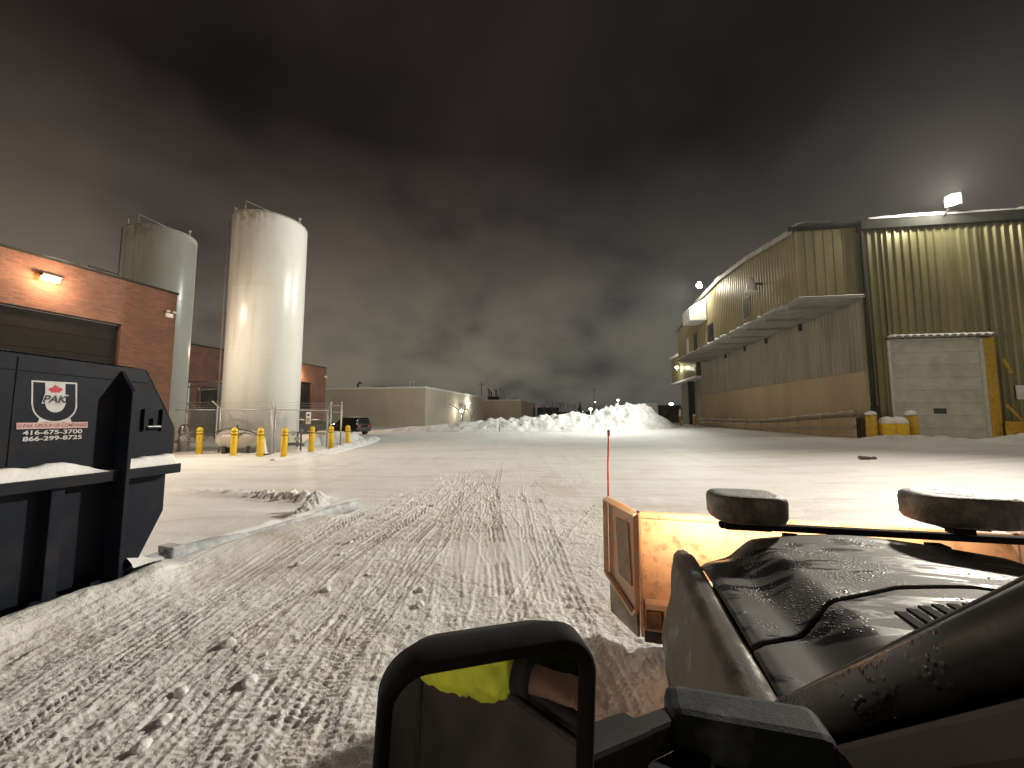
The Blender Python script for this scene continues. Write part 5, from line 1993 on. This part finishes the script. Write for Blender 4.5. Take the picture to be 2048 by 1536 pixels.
MB().box(U0 - 0.014 - PO[0], U0 + 0.006 - PO[0], -0.11, 0.13, 0.16, 1.075).build('end_plate', M_ORANGE, PL, bevel=0.004)


def wing(sgn, ub):
    """folding wing running forward from a blade end"""
    du, dvv = -0.25 * sgn, 0.30
    n = Vector((dvv, -du, 0)).normalized() * (-sgn)      # outward

    def P(a, o, z):
        return pl(ub + du * a, 3.50 + dvv * a, z) + n * o
    mb = MB()
    body = [(0.0, 0.30), (0.12, 0.24), (1.0, 0.46), (1.0, 1.12), (0.0, 1.06)]
    mb.prism(body, lambda a, b: P(a, -0.03, b), lambda a, b: P(a, 0.0, b))
    w = mb.build('wing', M_ORANGE_DIRTY, PL, bevel=0.006)
    mb = MB()
    for a, b in zip(body, body[1:] + body[:1]):
        A, B = P(a[0], 0.03, a[1]), P(b[0], 0.03, b[1])
        mb.beam(A, B, 0.045, 0.026)
    mb.build('rim', M_ORANGE_DIRTY, w, bevel=0.006)
    mb = MB()
    mb.prism([(0.22, 0.45), (0.62, 0.50), (0.70, 0.98), (0.30, 0.97)], lambda a, b: P(a, 0.001, b), lambda a, b: P(a, 0.012, b))
    mb.build('scuffed_panel', mat('scuffed_plate', (0.36, 0.27, 0.21), (0.24, 0.17, 0.13), rough=0.7, scale=6, bump=0.3, bscale=20), w)
    mb = MB()
    mb.prism([(0.08, 0.06), (0.95, 0.12), (0.98, 0.46), (0.1, 0.26)], lambda a, b: P(a, -0.025, b), lambda a, b: P(a, 0.004, b))
    mb.build('deflector', mat('salted_rubber', (0.34, 0.31, 0.28), (0.16, 0.14, 0.12), rough=0.8, scale=7, bump=0.4, bscale=25), w)
    mb = MB()
    mb.grid(lambda u, v: P(0.03 + 0.94 * u, -0.05 + 0.11 * v, 1.065 + 0.055 * u + 0.03 * math.sin(math.pi * v)), 12, 5)
    mb.build('snow_cap', M_ORANGE_DIRTY, w)
    return P


P = wing(1, U0 - 0.01)
wing(-1, U1 + 0.01)
tip = P(0.98, 0.0, 1.10)
m = MB().tube([tip, tip + Vector((0.004, 0, 0.34)), tip + Vector((0.016, 0, 0.64))], 0.0085, 8).build('marker_rod', M_RED, PL)
MB().tube([tip + Vector((0.016, 0, 0.61)), tip + Vector((0.017, 0, 0.665))], 0.013, 8).build('tip', mat('dark_red', (0.10, 0.01, 0.01), rough=0.5), m)
# push frame and lamp mast in front of the grille
mb = MB()
mb.beam(pl(0.9, 2.5, 0.45), pl(1.25, 3.36, 0.40), 0.10, 0.10)
mb.beam(pl(1.9, 2.5, 0.45), pl(1.55, 3.36, 0.40), 0.10, 0.10)
mb.beam(pl(0.8, 2.52, 0.5), pl(2.0, 2.52, 0.5), 0.10, 0.12)
for u in (0.95, 1.6):
    mb.beam(pl(u, 2.52, 0.5), pl(u, 2.52, 1.24), 0.07, 0.07)
mb.build('push_frame', M_BLACK, PL)
mb = MB()
mb.beam(pl(0.60, 2.58, 1.255), pl(2.2, 2.58, 1.275), 0.055, 0.035)
mb.beam(pl(0.62, 2.58, 1.265), pl(0.86, 2.58, 1.268), 0.11, 0.05)
mb.build('lamp_bar', M_BLACK, PL, bevel=0.008)


def lamp_head(u, z, w, snow, yaw):
    q = Matrix.Translation(pl(u, 2.55, z)) @ Matrix.Rotation(RAD(yaw), 4, 'Z')
    poly = []
    for k in range(28):
        a = 2 * math.pi * k / 28
        c, s = math.cos(a), math.sin(a)
        poly.append((math.copysign(abs(c) ** 0.55, c) * w / 2, math.copysign(abs(s) ** 0.62, s) * 0.16))
    mb = MB()
    vs, fs = [], []
    lay = [(-0.072, 0.80), (-0.064, 0.93), (-0.04, 0.985), (0.04, 1.0), (0.062, 0.97), (0.075, 0.90), (0.080, 0.70), (0.078, 0.35)]
    for zz_, sc in lay:
        vs += [q @ Vector((x * sc, y * sc, zz_)) for x, y in poly]
    n = len(poly)
    for j in range(len(lay) - 1):
        fs += [(j * n + i, j * n + (i + 1) % n, (j + 1) * n + (i + 1) % n, (j + 1) * n + i) for i in range(n)]
    fs += [tuple(reversed(range(n))), tuple((len(lay) - 1) * n + i for i in range(n))]
    mb.add(vs, fs, True)
    h = mb.build('work_lamp', M_LAMPCASE, PL)
    MB().box(-w * 0.40, w * 0.40, 0.1605, 0.165, -0.045, 0.045, 0, q).build('lens', glow('work_lamp_lens', (1.0, 0.85, 0.62), 12), h)
    MB().box(-0.045, 0.045, -0.03, 0.03, -0.125, -0.065, 0, q).box(-0.09, 0.09, -0.05, 0.05, -0.095, -0.07, 0, q).build('stalk', M_BLACK, h)
    if snow:
        mb = MB()

        def sf(a, b):
            an = 2 * math.pi * a
            rr = b * (0.6 + 0.8 * float(vnoise(np.array([math.cos(an) * 1.4 + 9]), np.array([math.sin(an) * 1.4]), 3)[0]))
            return q @ Vector((math.cos(an) * rr * 0.12 - 0.02, math.sin(an) * rr * 0.085, 0.079 + 0.016 * (1 - b) ** 0.6))
        mb.grid(sf, 30, 6)
        mb.build('snow_patch', M_SNOW, h)
    p = TF @ Vector((u, 2.55 + 0.24, z))
    lamp('plow_lamp_light', 'SPOT', p, P_PLOW_LAMP, (1.0, 0.80, 0.56), 0.08, TF @ Vector((u - 0.2, 2.55 + 12, 0.9)), 130, 1.0)


lamp_head(0.735, 1.375, 0.39, False, 4)
lamp_head(1.72, 1.42, 0.43, True, -2)

# ---- pickup truck
TK = thing('pickup_truck', 'dark salt-stained pickup truck with a wet hood and a big square door mirror', 'truck', (0, 0, 0), HEAD)
UC = 1.22


def rear_v(u):
    a = abs(u - UC)
    return interp(-a, [(-0.815, 1.41), (-0.64, 1.50), (-0.52, 1.60), (-0.25, 1.74), (0, 1.78)])


def hood_z(u, v):
    a = UC - abs(u - UC)
    b = float(smooth(0.55, 0.74, a))
    z = 1.178 + 0.078 * b + 0.026 * float(smooth(0.7, 1.22, a))
    z += 0.016 * math.sin(math.pi * min(1, max(0, (v - 1.1) / 1.1)))
    f = front_v(u)
    z -= 0.03 * float(smooth(f - 0.16, f, v)) ** 1.6
    z -= 0.01 * float(smooth(0.45, 0.405, a))
    return z


def front_v(u):
    return 2.54 - 0.36 * (abs(u - UC) / 0.815) ** 2.4


mb = MB()
hu = lambda s: 0.405 + (2 * UC - 0.81) * s
mb.grid(lambda s, t: Vector((hu(s), lerp(rear_v(hu(s)), front_v(hu(s)), t), hood_z(hu(s), lerp(rear_v(hu(s)), front_v(hu(s)), t)))), 120, 44)
mb.build('hood', M_HOOD, TK, solid=0.012)
mb = MB()
mb.grid(lambda s, t: Vector((hu(s), lerp(1.02, rear_v(hu(s)) - 0.014, t), hood_z(hu(s), lerp(1.02, rear_v(hu(s)) - 0.014, t)) - 0.004)), 100, 24)
mb.build('cowl', M_HOOD, TK, solid=0.02)
mb = MB()
mb.box(0.395, 2 * UC - 0.395, 1.0, 2.05, 1.02, 1.10)
mb.build('engine_bay', M_BLACK, TK)
vt = MB()
for k in range(7):
    u = 0.86 + 0.045 * k
    v0 = rear_v(u) - 0.13
    z = hood_z(u, v0 - 0.08)
    vt.box(u, u + 0.03, v0 - 0.16, v0, z - 0.01, z + 0.002)
vt.build('cowl_vent', M_BLACK, TK)


def fender(sgn):
    sec = [(0.398, 1.168), (0.372, 1.176), (0.330, 1.172), (0.296, 1.145), (0.280, 1.07), (0.275, 0.97), (0.268, 0.90), (0.250, 0.845), (0.228, 0.80), (0.222, 0.74), (0.238, 0.68), (0.27, 0.66)]

    def fn(s, t):
        v = lerp(0.98, 2.46, t)
        k = s * (len(sec) - 1)
        i = min(int(k), len(sec) - 2)
        u, z = lerp(sec[i][0], sec[i + 1][0], k - i), lerp(sec[i][1], sec[i + 1][1], k - i)
        f = float(smooth(2.12, 2.46, v)) ** 2.2
        u = lerp(u, 0.40 + (u - 0.40) * 0.72, f)
        z = z - 0.045 * f * (1 if z > 1.0 else 0.3)
        fl = float(smooth(1.25, 1.6, v))
        if z < 0.92:
            u = lerp(0.275, u, 0.25 + 0.75 * fl)
        return Vector((UC + sgn * (UC - u) * -1 if sgn > 0 else 2 * UC - u, v, z))
    mb = MB()
    mb.grid(fn, 33, 50)
    return mb.build('fender', M_FENDER, TK, solid=0.012)


fender(1)
fender(-1)
# grille, bumper, headlamps
MB().box(0.50, 2 * UC - 0.50, 2.22, 2.36, 0.62, 1.07).build('grille', M_PLASTIC, TK, bevel=0.02)
MB().box(0.26, 2 * UC - 0.26, 2.26, 2.48, 0.42, 0.62).build('bumper', M_DARKMETAL, TK, bevel=0.04)
for s, u in ((-1, 0.55), (1, 2 * UC - 0.55)):
    MB().lathe([(0.02, 0.0), (0.10, 0.01), (0.10, -0.05)], 18, (u, 2.40, 0.90), M=Matrix.Rotation(RAD(-90), 4, 'X')).build('headlight', glow('headlight_lens', (1.0, 0.78, 0.5), 1.0), TK)
    p = tw(u, 2.50, 0.90)
    lamp('headlight_beam', 'SPOT', p, P_HEADLIGHT, (1.0, 0.76, 0.48), 0.06, tw(u, 6, 0.62), 150, 0.6)
# cab, doors, bed
mb = MB()
for s in (0, 1):
    X = (lambda u: u) if s == 0 else (lambda u: 2 * UC - u)
    mb.prism([(0.30, 0.36), (0.285, 0.70), (0.30, 1.0), (0.325, 1.16), (0.37, 1.165), (0.37, 0.36)], lambda a, b: Vector((X(a), 1.0, b)), lambda a, b: Vector((X(a), -0.36, b)))
    mb.build('door', M_DOOR, TK, bevel=0.01)
    mb = MB()
D0 = [o for o in COL.objects if o.name == 'door'][0]
MB().box(0.262, 0.300, -0.33, -0.15, 0.70, 0.74).build('handle', M_PLASTIC, D0, bevel=0.01)
# sill of the open window, with its rubber seal curving up to the rear pillar
mb = MB()
sl = [(0.345, 0.95, 1.172), (0.345, 0.4, 1.178), (0.346, 0.0, 1.182), (0.348, -0.2, 1.19), (0.352, -0.32, 1.205), (0.362, -0.38, 1.26), (0.38, -0.41, 1.38), (0.43, -0.44, 1.62), (0.50, -0.46, 1.84)]
mb.tube(sl, 0.022, 8)
mb.tube([(u - 0.028, v + 0.0, z - 0.03) for u, v, z in sl], 0.009, 6)
mb.build('window_seal', M_RUBBER, D0)
mb = MB()
mb.box(0.30, 2 * UC - 0.30, -1.15, -0.375, 0.36, 1.15)
mb.prism([(0.31, 1.15), (0.33, 1.2), (0.52, 1.86), (0.64, 1.90), (2 * UC - 0.64, 1.90), (2 * UC - 0.52, 1.86), (2 * UC - 0.33, 1.2), (2 * UC - 0.31, 1.15)], lambda a, b: Vector((a, -1.15, b)), lambda a, b: Vector((a, -0.62, b)))
mb.build('rear_cab', M_DOOR, TK, bevel=0.02)
MB().prism([(0.52, 1.865), (0.64, 1.91), (2 * UC - 0.64, 1.91), (2 * UC - 0.52, 1.865), (2 * UC - 0.56, 1.84), (0.56, 1.84)], lambda a, b: Vector((a, -0.619, b)), lambda a, b: Vector((a, 0.42, b))).build('roof', M_FENDER, TK)
for s in (0, 1):
    X = (lambda u: u) if s == 0 else (lambda u: 2 * UC - u)
    mb = MB()
    mb.beam((X(0.335), -0.46, 1.12), (X(0.53), -0.48, 1.87), 0.10, 0.06)
    mb.build('rear_pillar', M_PILLAR, TK, bevel=0.012)
mb = MB()
mb.box(0.26, 2 * UC - 0.26, -3.1, -1.2, 0.55, 1.15)
mb.build('cargo_bed', M_FENDER, TK, bevel=0.03)
MB().box(0.40, 2 * UC - 0.40, -3.0, 2.1, 0.34, 0.5).build('chassis', M_BLACK, TK)
for u in (0.36, 2 * UC - 0.36):
    for v in (1.62, -2.05):
        w = MB().tube([(u - 0.13, v, 0.40), (u + 0.13, v, 0.40)], 0.40, 30).build('wheel', M_RUBBER, TK, bevel=0.03)
        MB().tube([(u - 0.14, v, 0.40), (u + 0.14, v, 0.40)], 0.22, 20).build('rim', M_GALV, w)


# windscreen pillar: a rounded painted bar with dark inner trim behind it
def pillar(X):
    a, b = Vector((X(0.425), 1.17, 1.135)), Vector((X(0.585), 0.40, 1.895))
    d = (b - a).normalized()
    side = Vector((1, 0, 0)) if X(0) == 0 else Vector((-1, 0, 0))
    up = d.cross(side).normalized()
    up = up if up.z > 0 else -up
    sd_ = d.cross(up).normalized()
    if sd_.dot(side) < 0:
        sd_ = -sd_
    sec = [(-0.046, -0.05), (-0.056, -0.015), (-0.048, 0.025), (-0.02, 0.045), (0.03, 0.05), (0.06, 0.04), (0.06, -0.05)]
    mb = MB()
    vs = []
    st = [(-0.07, 1.35), (0.0, 1.1), (0.08, 1.0), (0.5, 0.95), (1.0, 0.95)]
    for t, k in st:
        c = a.lerp(b, t)
        vs += [c + sd_ * (x * k) + up * (y * k) for x, y in sec]
    n = len(sec)
    fs = [tuple(reversed(range(n))), tuple((len(st) - 1) * n + i for i in range(n))]
    for j in range(len(st) - 1):
        fs += [(j * n + i, j * n + (i + 1) % n, (j + 1) * n + (i + 1) % n, (j + 1) * n + i) for i in range(n)]
    mb.add(vs, fs, True)
    o = mb.build('windscreen_pillar', M_PILLAR, TK)
    mb = MB()
    off = up * -0.094
    MB().tube([a.lerp(b, t) + sd_ * -0.012 + up * (0.0475 if t > 0.05 else 0.05) for t in (0.06, 0.5, 1.0)], 0.0035, 6).build('seam', M_RUBBER, o)
    mb = MB()
    mb.add([a.lerp(b, t) + sd_ * x + up * y + off for t in (0.02, 1.0) for x, y in ((-0.03, -0.035), (-0.036, 0.03), (0.055, 0.03), (0.055, -0.035))],
           [(0, 1, 2, 3), (7, 6, 5, 4), (0, 4, 5, 1), (1, 5, 6, 2), (2, 6, 7, 3), (3, 7, 4, 0)])
    mb.build('door_frame_trim', mat('brown_dusty_trim', (0.018, 0.016, 0.014), (0.03, 0.026, 0.023), rough=0.7, scale=5), o, bevel=0.012)
    return a, b


pa_, pb_ = pillar(lambda u: u)
pillar(lambda u: 2 * UC - u)
# windscreen glass between the pillars
M_SCREEN = mat('tinted_glass', (0.02, 0.02, 0.022), rough=0.05)
_n = M_SCREEN.node_tree.nodes['Principled BSDF']
_n.inputs['Transmission Weight'].default_value = 0.85
_n.inputs['Base Color'].default_value = (0.35, 0.36, 0.36, 1)
mb = MB()
for off in (0.0, 0.006):
    pass
A0, B0 = Vector((0.49, 1.16, 1.12)), Vector((0.64, 0.42, 1.88))
A1, B1_ = Vector((2 * UC - 0.49, 1.16, 1.12)), Vector((2 * UC - 0.64, 0.42, 1.88))
nn = Vector((0, -0.02, -0.02)).normalized() * 0.005
mb.grid(lambda s, t: A0.lerp(A1, s).lerp(B0.lerp(B1_, s), t) + Vector((0, 0.10 * math.sin(math.pi * s), 0)), 24, 6)
mb.build('windscreen', M_SCREEN, TK, solid=0.005)
# dashboard, wheel, seat
mb = MB()
mb.prism([(1.08, 1.10), (0.85, 1.14), (0.62, 1.12), (0.55, 1.02), (0.60, 0.70), (1.05, 0.65)], lambda a, b: Vector((0.40, a, b)), lambda a, b: Vector((2 * UC - 0.40, a, b)))
mb.build('dashboard', M_INTERIOR, TK, bevel=0.02)
mb = MB()
cw = Vector((0.86, 0.40, 1.08))
Rw = Matrix.Translation(cw) @ Matrix.Rotation(RAD(65), 4, 'X')
ring = [Rw @ Vector((0.19 * math.cos(2 * math.pi * k / 32), 0.19 * math.sin(2 * math.pi * k / 32), 0)) for k in range(33)]
mb.tube(ring, 0.016, 8, caps=False)
mb.tube([Rw @ Vector((-0.18, 0, 0)), Rw @ Vector((0.18, 0, 0))], 0.014, 6)
mb.tube([Rw @ Vector((0, 0, 0)), Rw @ Vector((0, -0.18, 0))], 0.014, 6)
mb.tube([cw, Vector((0.86, 0.62, 0.98))], 0.03, 8)
mb.build('steering_wheel', M_INTERIOR, TK)
mb = MB()
for u in (0.86, 2 * UC - 0.86):
    mb.box(u - 0.25, u + 0.25, -0.45, 0.08, 0.50, 0.68)
    mb.prism([(-0.42, 0.66), (-0.56, 1.38), (-0.46, 1.40), (-0.28, 0.66)], lambda a, b: Vector((u - 0.24, a, b)), lambda a, b: Vector((u + 0.24, a, b)))
mb.build('seat', M_INTERIOR, TK, bevel=0.04)
MB().box(0.38, 2 * UC - 0.38, -0.6, 1.0, 0.36, 0.42).build('cab_floor', M_BLACK, TK)
# inner door card
MB().box(0.372, 0.42, -0.35, 1.0, 0.40, 1.13).build('door_card', M_INTERIOR, D0, bevel=0.01)

# door mirror: mount, arm, housing, glass
MO = thing('mirror_builder', None, None, (0, 0, 0), 0)
COL.objects.unlink(MO)
bpy.data.objects.remove(MO)
MIR = MB().box(0.085, 0.345, 0.765, 0.862, 1.30, 1.378).build('mirror_mount', M_MOUNT, TK, bevel=0.022, seg=3)
MB().box(0.15, 0.40, 0.775, 0.90, 1.08, 1.299).build('mount_foot', M_PLASTIC, MIR, bevel=0.03)
MH = -15.6                                     # world heading the mirror's back points to
CM = Vector((-0.026, 0.470, 1.472))            # world centre of the glass
FM = Matrix.Translation(CM) @ Matrix.Rotation(-RAD(MH), 4, 'Z') @ Matrix.Rotation(RAD(0.0), 4, 'X')
TI = TF.inverted()


def mp(x, y, z):
    return TI @ (FM @ Vector((x, y, z)))


def rrect(w, h, r, n=8, skew=0.0):
    pts = []
    for cx, cz, a0 in ((w / 2 - r, h / 2 - r, 0), (-w / 2 + r, h / 2 - r, 90), (-w / 2 + r, -h / 2 + r, 180), (w / 2 - r, -h / 2 + r, 270)):
        for k in range(n + 1):
            a = RAD(a0 + 90 * k / n)
            pts.append((cx + r * math.cos(a), cz + r * math.sin(a)))
    return [(x + skew * z, z) for x, z in pts]


MWID, MHEI = 0.254, 0.318
lay = [(0.012, rrect(MWID - 0.032, MHEI - 0.036, 0.034, skew=0.05)), (-0.002, rrect(MWID - 0.028, MHEI - 0.032, 0.036, skew=0.05)), (-0.009, rrect(MWID - 0.012, MHEI - 0.012, 0.042, skew=0.05)),
       (-0.006, rrect(MWID, MHEI, 0.047, skew=0.05)), (0.03, rrect(MWID + 0.004, MHEI + 0.006, 0.05, skew=0.05)), (0.075, rrect(MWID - 0.03, MHEI - 0.03, 0.05, skew=0.05)), (0.10, rrect(MWID - 0.10, MHEI - 0.10, 0.05, skew=0.05))]
mb = MB()
vs, fs = [], []
for y, poly in lay:
    vs += [mp(x, y, z) for x, z in poly]
n = len(lay[0][1])
for j in range(len(lay) - 1):
    fs += [(j * n + i, j * n + (i + 1) % n, (j + 1) * n + (i + 1) % n, (j + 1) * n + i) for i in range(n)]
fs.append(tuple((len(lay) - 1) * n + i for i in range(n)))
mb.add(vs, fs, True)
mb.build('mirror_housing', M_PLASTIC, MIR)
M_MIRROR = mat('mirror_glass', (0.85, 0.85, 0.85), rough=0.015, metal=1.0)
mb = MB()
gl = rrect(MWID - 0.030, MHEI - 0.034, 0.034, skew=0.05)
mb.prism(gl, lambda a, b: mp(a, 0.006, b), lambda a, b: mp(a, 0.010, b))
mb.build('mirror_glass', M_MIRROR, MIR)
mb = MB()
a = mp(MWID / 2 - 0.03, 0.05, -0.045)
mb.beam(a, Vector((0.10, 0.81, 1.33)), 0.035, 0.052)
mb.beam(mp(MWID / 2 - 0.02, 0.05, -0.045), a.lerp(Vector((0.10, 0.81, 1.33)), 0.6), 0.055, 0.066)
mb.beam(mp(MWID / 2 - 0.03, 0.055, -0.125), Vector((0.14, 0.78, 1.30)), 0.035, 0.05)
mb.build('mirror_arm', M_PLASTIC, MIR, bevel=0.008)

# ------------------------------------------------------------------ the driver, arm on the open window's sill
M_SKIN = mat('skin', (0.46, 0.27, 0.19), (0.38, 0.21, 0.15), rough=0.55, scale=12)
M_HIVIS = mat('hi_vis_cloth', (0.74, 0.80, 0.06), (0.56, 0.64, 0.05), rough=0.8, scale=9, bump=0.6, bscale=16)
M_HIVIS_ORANGE = mat('orange_cloth', (0.75, 0.17, 0.03), rough=0.8)
M_TROUSERS = mat('dark_trousers', (0.03, 0.03, 0.035), rough=0.9)
M_CUFF = mat('black_cuff', (0.012, 0.012, 0.013), rough=0.85)
M_HAIR = mat('dark_hair', (0.02, 0.015, 0.012), rough=0.7)


def skin_body(name, verts, edges, m, parent, levels=2, root=0):
    """a continuous skinned figure: verts are (x, y, z, radius)"""
    me = bpy.data.meshes.new(name)
    me.from_pydata([v[:3] for v in verts], edges, [])
    me.materials.append(m)
    o = bpy.data.objects.new(name, me)
    COL.objects.link(o)
    o.parent = parent
    sk = o.modifiers.new('skin', 'SKIN')
    sk.use_smooth_shade = True
    for i, v in enumerate(verts):
        r = v[3] if isinstance(v[3], tuple) else (v[3], v[3])
        me.skin_vertices[0].data[i].radius = r
        me.skin_vertices[0].data[i].use_root = (i == root)
    sb = o.modifiers.new('sub', 'SUBSURF')
    sb.levels = sb.render_levels = levels
    return o


PE = thing('person', 'driver in a hi-vis yellow jacket leaning an arm on the truck window sill', 'person', tuple(tw(0.86, -0.22, 0.70)), HEAD)
OU, OV, OZ = 0.86, -0.22, 0.70


def pv(u, v, z, r):
    return (u - OU, v - OV, z - OZ, r)


EL = (0.185, -0.115, 1.262)       # elbow, out over the sill
WR = (0.290, 0.185, 1.262)       # wrist
body = [pv(0.86, -0.24, 0.78, (0.15, 0.12)), pv(0.86, -0.25, 0.98, (0.145, 0.115)), pv(0.86, -0.24, 1.18, (0.155, 0.115)), pv(0.86, -0.23, 1.34, (0.10, 0.085)),
        pv(0.85, -0.21, 1.44, 0.052), pv(0.845, -0.19, 1.51, 0.066), pv(0.84, -0.175, 1.60, 0.088), pv(0.84, -0.18, 1.68, 0.066),
        pv(0.66, -0.21, 1.345, 0.07), pv(0.42, -0.22, 1.315, 0.054), pv(*EL, 0.047), pv(0.235, 0.04, 1.265, 0.041), pv(*WR, 0.030), pv(0.305, 0.245, 1.262, (0.042, 0.016)), pv(0.312, 0.275, 1.258, (0.040, 0.015)),
        pv(1.06, -0.20, 1.32, 0.068), pv(1.12, -0.02, 1.12, 0.050), pv(1.06, 0.20, 1.10, 0.036), pv(1.03, 0.27, 1.13, (0.036, 0.018)),
        pv(0.76, -0.18, 0.75, 0.092), pv(0.74, 0.22, 0.74, 0.075), pv(0.74, 0.42, 0.48, 0.052), pv(0.74, 0.50, 0.45, 0.045),
        pv(0.97, -0.18, 0.75, 0.092), pv(0.98, 0.22, 0.74, 0.075), pv(0.98, 0.42, 0.48, 0.052), pv(0.98, 0.50, 0.45, 0.045)]
ed = [(0, 1), (1, 2), (2, 3), (3, 4), (4, 5), (5, 6), (6, 7), (3, 8), (8, 9), (9, 10), (10, 11), (11, 12), (12, 13), (13, 14),
      (3, 15), (15, 16), (16, 17), (17, 18), (0, 19), (19, 20), (20, 21), (21, 22), (0, 23), (23, 24), (24, 25), (25, 26)]
# five fingers of the resting hand, curled over the sill
b0 = Vector(body[14][:3])
for k, (off, ln) in enumerate(((-0.030, 0.062), (-0.011, 0.074), (0.009, 0.070), (0.028, 0.056))):
    i0 = len(body)
    p = b0 + Vector((off, 0.022, 0.0))
    q = p + Vector((off * 0.25, ln * 0.5, 0.004))
    r = q + Vector((0.0, ln * 0.34, -0.022))
    t = r + Vector((0.0, ln * 0.10, -0.020))
    body += [(*p, 0.0095), (*q, 0.009), (*r, 0.0085), (*t, 0.007)]
    ed += [(14, i0), (i0, i0 + 1), (i0 + 1, i0 + 2), (i0 + 2, i0 + 3)]
i0 = len(body)
h0 = Vector(body[13][:3])
body += [(*(h0 + Vector((0.046, -0.004, -0.004))), 0.011), (*(h0 + Vector((0.066, 0.026, -0.012))), 0.010), (*(h0 + Vector((0.070, 0.052, -0.020))), 0.008)]
ed += [(13, i0), (i0, i0 + 1), (i0 + 1, i0 + 2)]
skin_body('body', body, ed, M_SKIN, PE)
# jacket: torso and both sleeves, with folds in the cloth
jk = [pv(0.86, -0.24, 0.84, (0.175, 0.145)), pv(0.86, -0.25, 1.02, (0.175, 0.145)), pv(0.86, -0.24, 1.20, (0.18, 0.145)), pv(0.86, -0.23, 1.345, (0.125, 0.11)), pv(0.855, -0.22, 1.42, 0.072),
      pv(0.66, -0.21, 1.345, 0.098), pv(0.53, -0.23, 1.33, 0.085), pv(0.40, -0.24, 1.30, 0.105), pv(0.27, -0.20, 1.27, 0.100), pv(*EL, 0.100), pv(0.205, -0.03, 1.262, 0.072), pv(0.232, 0.04, 1.265, 0.078), pv(0.262, 0.115, 1.266, 0.058),
      pv(1.06, -0.20, 1.32, 0.095), pv(1.12, -0.02, 1.12, 0.072), pv(1.07, 0.15, 1.10, 0.052)]
je = [(0, 1), (1, 2), (2, 3), (3, 4), (3, 5), (5, 6), (6, 7), (7, 8), (8, 9), (9, 10), (10, 11), (11, 12), (3, 13), (13, 14), (14, 15)]
jo = skin_body('jacket', jk, je, M_HIVIS, PE, 3)
tx = bpy.data.textures.new('cloth_folds', 'CLOUDS')
tx.noise_scale = 0.035
dm = jo.modifiers.new('folds', 'DISPLACE')
dm.texture = tx
dm.strength = 0.034
dm.mid_level = 0.5
dm.texture_coords = 'LOCAL'
MB().tube([Vector(pv(0.265, 0.108, 1.269, 0)[:3]), Vector(pv(0.280, 0.150, 1.265, 0)[:3])], 0.046, 16).build('cuff', M_CUFF, PE)
MB().tube([Vector(pv(0.40, -0.222, 1.31, 0)[:3]), Vector(pv(0.35, -0.208, 1.30, 0)[:3])], 0.108, 18).build('orange_band', M_HIVIS_ORANGE, PE)
tr = [pv(0.86, -0.24, 0.80, (0.165, 0.135)), pv(0.76, -0.18, 0.75, 0.105), pv(0.74, 0.22, 0.74, 0.088), pv(0.74, 0.42, 0.48, 0.062), pv(0.97, -0.18, 0.75, 0.105), pv(0.98, 0.22, 0.74, 0.088), pv(0.98, 0.42, 0.48, 0.062)]
skin_body('trousers', tr, [(0, 1), (1, 2), (2, 3), (0, 4), (4, 5), (5, 6)], M_TROUSERS, PE)
mb = MB()
mb.lathe([(0.098, -0.02), (0.100, 0.02), (0.086, 0.07), (0.05, 0.105), (0.01, 0.115)], 20, Vector(pv(0.84, -0.19, 1.645, 0)[:3]))
mb.build('hair', M_HAIR, PE)
# face: nose, eyes, mouth, ears (the head looks ahead along the truck)
fc = Vector(pv(0.84, -0.175, 1.60, 0)[:3])
MB().lathe([(0.002, 0.018), (0.012, 0.0), (0.016, -0.028), (0.006, -0.036)], 10, fc + Vector((0, 0.090, 0.0))).build('nose', M_SKIN, PE)
for s in (-1, 1):
    MB().lathe([(0.003, -0.010), (0.010, -0.005), (0.010, 0.005), (0.003, 0.010)], 10, fc + Vector((0.033 * s, 0.076, 0.012))).build('eye', M_DECAL_WHITE, PE)
    MB().lathe([(0.006, -0.03), (0.015, -0.01), (0.017, 0.015), (0.006, 0.03)], 10, fc + Vector((0.088 * s, 0.0, -0.005))).build('ear', M_SKIN, PE)
MB().box(-0.024, 0.024, -0.004, 0.004, -0.004, 0.004, 0, Matrix.Translation(fc + Vector((0, 0.078, -0.052)))).build('mouth', M_DECAL_RED, PE, bevel=0.003)

# ------------------------------------------------------------------ thin haze over the yard, added to give the lamps halos
M_HALO_HAZE = bpy.data.materials.new('halo_haze')
M_HALO_HAZE.use_nodes = True
_nt = M_HALO_HAZE.node_tree
_nt.nodes.clear()
_o = _nt.nodes.new('ShaderNodeOutputMaterial')
_v = _nt.nodes.new('ShaderNodeVolumePrincipled')
_v.inputs['Color'].default_value = (0.92, 0.93, 0.95, 1)
_v.inputs['Density'].default_value = 0.0002
_v.inputs['Anisotropy'].default_value = 0.3
_nt.links.new(_v.outputs[0], _o.inputs['Volume'])
HZ = MB().box(-950, 950, -80, 1600, -1.2, 40).build('haze', M_HALO_HAZE)
tag(HZ, kind='stuff')
